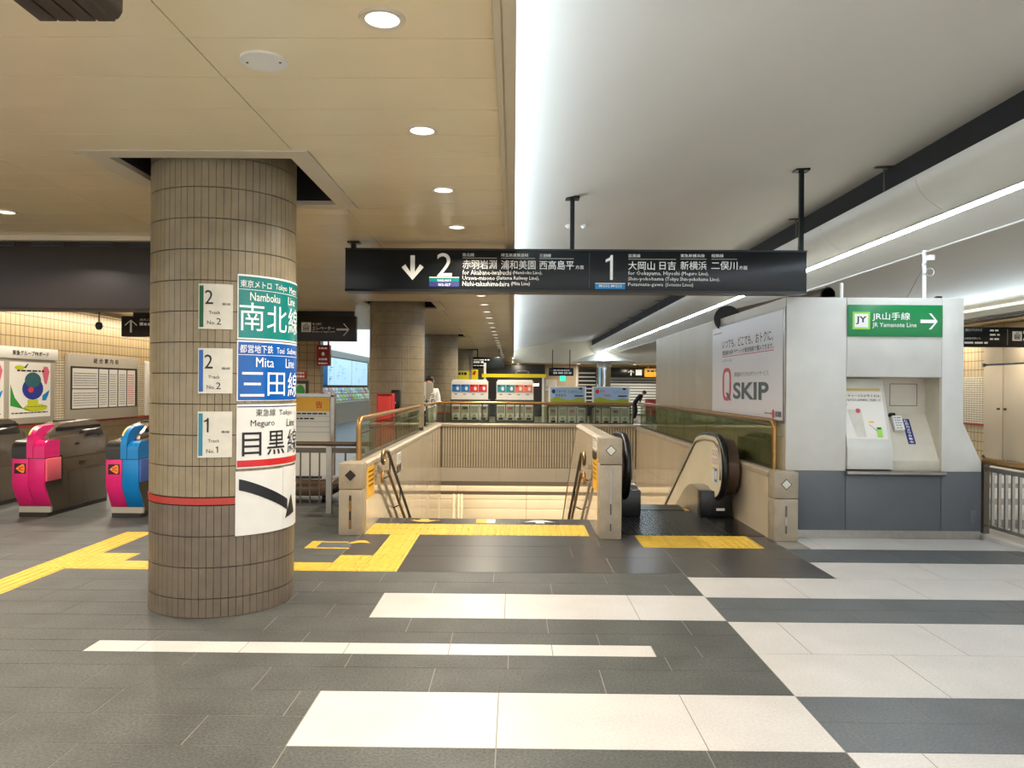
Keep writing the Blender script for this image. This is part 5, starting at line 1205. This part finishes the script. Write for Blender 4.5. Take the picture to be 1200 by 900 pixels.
t = thing('yellow_board', 'yellow notice board with dark print beside the last column', 'sign', (-1.95, 29.2, 1.8)); MB().box(-2.22, -1.70, 29.15, 29.2, 1.78, 2.13).build('plate', 'ybright', t); MB().box(-2.05, -1.9, 29.2, 29.24, 0, 2.0).build('stand', 'steeld', t); bars_text([(-2.1, -1.75, 1.98, 2.08, .12), (-2.18, -2.12, 1.82, 2.08, .1)], 'ink', t, front(29.147), seed=4)
t = thing('yellow_board', 'narrow yellow and white notice with red mark near the last column', 'sign', (-1.48, 29.6, 1.7)); MB().box(-1.62, -1.38, 29.55, 29.6, 1.72, 2.2).build('plate', 'ybright', t); MB().box(-1.55, -1.45, 29.6, 29.64, 0, 2.0).build('stand', 'steeld', t); shape([[(-1.6, 2.0), (-1.55, 2.14), (-1.44, 2.14), (-1.5, 1.98)]], 'red', t, front(29.547), 'mark')
t = thing('storefront', 'dark shop front with unlit name board in the far distance', 'storefront', (.1, 40, 0)); MB().box(-1.45, 1.62, 40, 40.3, 0, 2.70).build('wall', 'signbr', t); MB().box(-.6, 1.5, 39.97, 40.0, 2.05, 2.55).build('name_board', 'black', t)
MB().box(-.9, 1.0, 39.95, 40.0, .2, 1.85).build('glass_front', 'gated', t); MB().tube([(.45+.35*math.cos(k*.3927), 39.965, 2.28+.10*math.sin(k*.3927)) for k in range(16)], .012, 6, closed=True).build('oval_logo', 'greyink', t)
MB().box(.62, 1.3, 39.94, 39.97, 1.6, 1.7).build('lamp', 'lamp', t)
t = thing('lit_shop', 'bright cream shop wall beside the chrome column far away', 'shop', (2.5, 41, 0)); MB().box(1.66, 3.45, 41, 41.2, 0, 2.73).build('wall', 'doorc', t); MB().box(1.68, 2.3, 40.96, 41.0, 1.35, 1.95).build('poster', 'paper', t); letters([('ひよしの湯', 1.72, 2.2, 1.45, 1.62)], 'ink', t, front(40.955)); MB().box(3.3, 3.4, 40.9, 41.0, 0, 2.73).build('door_frame', 'whitep', t)
t = thing('louvre_panel', 'black louvre panel with pale slats left of the chrome column', 'louvre', (3.8, 41.5, 0)); MB().box(3.46, 4.45, 41.5, 41.6, 0, 2.55).build('panel', 'black', t)
for k in range(9): MB().box(3.5, 4.4, 41.44, 41.5, .6+.21*k, .66+.21*k).build('slat', 'slatw', t)
t = thing('shutter', 'white slatted shutter on the far wall behind the bending person', 'shutter', (6.2, 42, 0)); MB().box(4.5, 8.6, 42, 42.1, 0, 2.15).build('backing', 'slatd', t)
for k in range(13): MB().box(4.5, 8.6, 41.95, 42.0, .12+.155*k, .22+.155*k).build('slat', 'slatw', t)
t = hsign('far black hanging sign with white up arrow above the shutter', 4.7, 6.95, 41, 2.12, 2.57, 'signblk', hang=2.73)
shape([arrow_poly(6.25, 2.34, .3, .06, .14, .15, 90), rect(6.5, 6.82, 2.2, 2.5)], 'wink', t, front(40.997), 'arrow')
t = hsign('far orange hanging sign next to the up arrow sign', 6.97, 8.3, 41, 2.12, 2.57, 'amber', hang=2.73); bars_text([(7.1, 8.2, 2.38, 2.48, .2)], 'ink', t, front(40.997), seed=3)
for k, (x, y) in enumerate(((.2, 39.2), (3.3, 39.2), (1.6, 42), (6.2, 39.5), (7.4, 39.5), (5.2, 43))):
    z = 2.73; t = thing('downlight', 'tiny lit downlight in the low ceiling at the far end', 'downlight', (x, y, z-.02), 'far downlights'); MB().cyl((x, y), .10, z-.006, z+.002, 16).build('glow', 'lamp', t); MB().lathe([(.10, z-.008), (.13, z-.008), (.13, z), (.10, z)], (x, y), 16).build('ring', 'ceilring', t)
    l = bpy.data.lights.new('downlight_lamp', 'AREA'); l.shape = 'DISK'; l.size = .2; l.energy = 50; l.color = (1, .88, .7); o = bpy.data.objects.new('downlight_lamp', l); COL.objects.link(o); o.parent = t; o.location = (0, 0, 0.0)
t = thing('red_box', 'red box stand before the white shutter', 'box', (6.35, 35.4, 0)); MB().box(6.08, 6.58, 35.3, 35.6, .25, 1.03).build('box', 'redband', t, bevel=.01); MB().box(6.12, 6.54, 35.34, 35.56, 0, .25).build('foot', 'gated', t)

# ================================================================== PEOPLE
def person(label, loc, rotz, H, lean, top_m, leg_m, arms, bend_knee=0.0):
    """one continuous skinned body; lean (deg) bends the torso forward (local -y)"""
    s = H/1.70; c_, sn_ = math.cos(R(lean)), math.sin(R(lean))
    def up(x, y, z): return (x, y*c_-(z-.92)*sn_, .92+(z-.92)*c_+y*sn_)
    J = {'pel': ((0, 0, .92), .145), 'wai': (up(0, 0, 1.08), .135), 'che': (up(0, 0, 1.28), .155), 'nek0': (up(0, .01, 1.42), .075), 'nek': (up(0, 0, 1.47), .055), 'hd0': (up(0, -.015, 1.53), .075), 'hd1': (up(0, -.005, 1.60), .092), 'hd2': (up(0, .0, 1.67), .062)}
    E_ = [('pel', 'wai'), ('wai', 'che'), ('che', 'nek0'), ('nek0', 'nek'), ('nek', 'hd0'), ('hd0', 'hd1'), ('hd1', 'hd2')]
    for n, sg in (('l', -1), ('r', 1)):
        J['sh'+n] = (up(sg*.17, 0, 1.38), .07); el, wr = arms[0 if sg < 0 else 1]
        J['el'+n] = (up(sg*el[0], el[1], el[2]), .048); J['wr'+n] = (up(sg*wr[0], wr[1], wr[2]), .033)
        J['hip'+n] = ((sg*.095, 0, .84), .10); J['kn'+n] = ((sg*.10, -.03-bend_knee, .47), .066); J['an'+n] = ((sg*.10, .02, .09), .045); J['to'+n] = ((sg*.11, -.15, .045), .04)
        E_ += [('che', 'sh'+n), ('sh'+n, 'el'+n), ('el'+n, 'wr'+n), ('pel', 'hip'+n), ('hip'+n, 'kn'+n), ('kn'+n, 'an'+n), ('an'+n, 'to'+n)]
        d = (Vector(J['wr'+n][0])-Vector(J['el'+n][0])).normalized(); side = d.cross(Vector((sg, 0, 0))).normalized(); side2 = side.cross(d)
        palm = Vector(J['wr'+n][0])+d*.05; J['pm'+n] = (tuple(palm), .03); E_.append(('wr'+n, 'pm'+n))
        for k in range(5):
            off = side*(-.03+.015*k); ln = (.05, .075, .085, .08, .06)[k]
            k1, k2 = 'f%s%d' % (n, k), 'g%s%d' % (n, k)
            b0 = palm+off+(d*.03 if k else d*-.01+side*-.012); J[k1] = (tuple(b0), .0095)
            J[k2] = (tuple(b0+d*ln*.8+side2*.02), .008); E_ += [('pm'+n, k1), (k1, k2)]
    names_ = list(J); idx = {n: i for i, n in enumerate(names_)}
    me = bpy.data.meshes.new('body'); me.from_pydata([tuple(v*s for v in J[n][0]) for n in names_], [(idx[a], idx[b]) for a, b in E_], [])
    o = bpy.data.objects.new('body', me); COL.objects.link(o)
    m = o.modifiers.new('skin', 'SKIN'); m.use_smooth_shade = True
    for i, n in enumerate(names_): me.skin_vertices[0].data[i].radius = (J[n][1]*s, J[n][1]*s*(.75 if n in ('wai', 'che', 'pel') else 1))
    me.skin_vertices[0].data[idx['pel']].use_root = True
    o.modifiers.new('sub', 'SUBSURF').levels = 1
    bpy.context.view_layer.update(); dg = bpy.context.evaluated_depsgraph_get()
    nm = bpy.data.meshes.new_from_object(o.evaluated_get(dg)); bpy.data.objects.remove(o); bpy.data.meshes.remove(me)
    nm.materials.clear()
    for q in ('skin', top_m, leg_m, 'whitep'): nm.materials.append(K[q])
    hd = Vector(J['hd1'][0])*s; nk = Vector(J['nek'][0])*s
    wrs = [Vector(J['wr'+n][0])*s for n in 'lr']
    for p in nm.polygons:
        c = p.center
        if (c-hd).length < .15*s and (c-nk).length > .03*s: p.material_index = 0
        elif min((c-w_).length for w_ in wrs) < .02 or min((c-Vector(J['pm'+n][0])*s).length for n in 'lr') < .13: p.material_index = 0
        elif c.z < .10*s: p.material_index = 3
        elif c.z < .93*s and (lean < 20 or (c.z < .86*s)): p.material_index = 2
        else: p.material_index = 1
    t = thing('person', label, 'person', loc)
    b = bpy.data.objects.new('body', nm); COL.objects.link(b); b.parent = t; b.rotation_euler = (0, 0, rotz)
    def part(mbx, nm_, mt):
        me2 = bpy.data.meshes.new(nm_); me2.from_pydata([tuple(Vector(v)*s) for v in mbx.v], [], mbx.f); me2.shade_smooth(); me2.materials.append(K[mt])
        q = bpy.data.objects.new(nm_, me2); COL.objects.link(q); q.parent = t; q.rotation_euler = (0, 0, rotz)
    # hair cap, face features
    hv = MB(); n = 14; rings = []
    for i in range(8):
        a = R(-35+125*i/7)
        for k in range(n):
            q = 2*math.pi*k/n; fr = max(0, -math.sin(q)); r_ = math.cos(a); z = 1.605+.112*math.sin(a)+(.055*fr if i < 4 else 0)
            hv.v.append(up(.098*r_*math.cos(q), .012+.105*r_*math.sin(q), z))
    hv.f = [(i*n+k, i*n+(k+1) % n, (i+1)*n+(k+1) % n, (i+1)*n+k) for i in range(7) for k in range(n)]+[tuple(7*n+k for k in range(n))]
    part(hv, 'hair', 'hair')
    fc = MB()
    for sg in (-1, 1): fc.obox(up(sg*.035, -.09, 1.60), (1, 0, 0), (0, 1, 0), (0, 0, 1), .013, .006, .005)
    part(fc, 'eyes', 'ink')
    part(MB().obox(up(0, -.098, 1.572), (1, 0, 0), (0, 1, 0), (0, 0, 1), .011, .014, .02), 'nose', 'skin')
    part(MB().obox(up(0, -.085, 1.53), (1, 0, 0), (0, 1, 0), (0, 0, 1), .022, .006, .005), 'mouth', 'qred')
    er = MB()
    for sg in (-1, 1): er.obox(up(sg*.095, .0, 1.585), (1, 0, 0), (0, 1, 0), (0, 0, 1), .008, .015, .028)
    part(er, 'ears', 'skin')
    return t
person('person in white top with black hair behind the leaflet stand', (-1.97, 17.95, 0), 0, 1.78, 4, 'clothw', 'clothb', (((.22, -.03, 1.10), (.14, -.22, 1.16)), ((.22, -.03, 1.10), (.14, -.22, 1.16))))
person('person in dark coat bending towards the red box', (5.62, 35.8, 0), R(60), 1.62, 48, 'clothb', 'clothb', (((.22, -.06, 1.10), (.12, -.25, 1.05)), ((.22, -.10, 1.10), (.10, -.30, 1.08))), .06)
t = thing('leaflet_stand', 'grey leaflet stand with a blue printed sheet before the person in white', 'stand', (-1.97, 17.35, 0))
MB().box(-2.12, -1.82, 17.36, 17.39, 1.24, 1.62).build('board', 'palegrey', t, bevel=.004); sh = MB().box(-2.13, -1.985, 17.34, 17.355, 1.27, 1.64).build('sheet', 'paper', t)
shape([rect(-2.09+.05*k, -2.07+.05*k, 1.42, 1.58) for k in range(2)], 'hblue', sh, front(17.337), 'blue_print'); shape([rect(-2.12, -2.0, 1.28, 1.33)], 'olive', sh, front(17.337), 'green_print')
for k in range(5): MB().tube([(-2.12+.07*k, 17.36, .9), (-2.12+.07*k, 17.36, 1.22)], .006, 6).build('wire', 'steeld', t)
MB().box(-2.13, -1.82, 17.35, 17.5, .86, .90).box(-2.13, -1.82, 17.35, 17.37, 1.19, 1.22).build('tray', 'steeld', t); MB().tube([(-1.97, 17.4, 0), (-1.97, 17.4, 1.24)], .018, 10).build('pole', 'steeld', t); MB().cyl((-1.97, 17.4), .16, 0, .02, 20).build('foot', 'steeld', t)
t = thing('banner_stand', 'rounded white banner with black characters beside the leaflet stand', 'banner', (-1.81, 17.19, 0))
MB().prism([(-1.90, .35), (-1.73, .35), (-1.73, 1.28), (-1.76, 1.38), (-1.81, 1.42), (-1.86, 1.36), (-1.90, 1.15)], 'y', 17.18, 17.20).build('panel', 'paper', t)
letters([('つ', -1.87, -1.78, 1.29, 1.36, .03), ('の', -1.86, -1.76, 1.18, 1.26, .03), ('ろ', -1.86, -1.76, 1.07, 1.15, .03)], 'ink', t, front(17.177)); MB().box(-1.92, -1.71, 17.14, 17.22, 0, .03).build('foot', 'steeld', t); MB().box(-1.83, -1.80, 17.20, 17.215, .03, 1.2).build('pole', 'steeld', t)

# ================================================================== FLOOR DECALS
def fmapz(z): return lambda u, v: (u, v, z)
t = thing('floor_sticker', 'worn yellow tape outline on the floor left of the stairs', 'floor marking', (-1.7, 7.3, 0))
MB().box(-1.98, -1.88, 7.28, 7.62, 0, .0022).build('tape_end', 'yellow', t); MB().box(-1.88, -1.62, 7.56, 7.6, 0, .0022).build('tape_edge', 'yellow', t); MB().box(-1.88, -1.55, 7.27, 7.31, 0, .0022).build('tape_edge', 'yellow', t)
MB().prism([(-1.62, 7.50), (-1.54, 7.66), (-1.46, 7.66), (-1.40, 7.54), (-1.5, 7.56)], 'z', 0, .0022).build('tape_patch', 'yellow', t); MB().box(-1.88, -1.58, 7.32, 7.55, 0, .0012).build('clear_film', 'darkb', t)
def decal(lab, x, m, bgm, ang):
    t = thing('floor_sticker', lab, 'floor marking', (x, 8.8, 0))
    if bgm: MB().box(x-.22, x+.22, 8.68, 8.96, 0, .002).build('plate', bgm, t)
    s = ang
    MB().prism([(x-.05, 8.70), (x+.05, 8.70), (x+.05, 8.80), (x+.18, 8.78), (x+.05, 8.9), (x-.05, 8.9), (x-.18, 8.78), (x-.05, 8.80)] if s > 0 else [(x-.05, 8.94), (x+.05, 8.94), (x+.05, 8.84), (x+.18, 8.86), (x+.05, 8.74), (x-.05, 8.74), (x-.18, 8.86), (x-.05, 8.84)], 'z', .002, .0035).build('arrow', m, t)
decal('yellow arrow sticker at the top stair edge', -1.02, 'yellow', 'gated', -1); decal('white arrow on black sticker at the top stair edge', .31, 'whitep', 'gated', 1)
t = thing('floor_sticker', 'small yellow and white patch at the top stair edge', 'floor marking', (-.32, 8.8, 0)); MB().box(-.42, -.30, 8.7, 8.95, 0, .002).build('yellow_half', 'yellow', t); MB().box(-.30, -.20, 8.7, 8.95, 0, .002).build('white_half', 'plate', t)
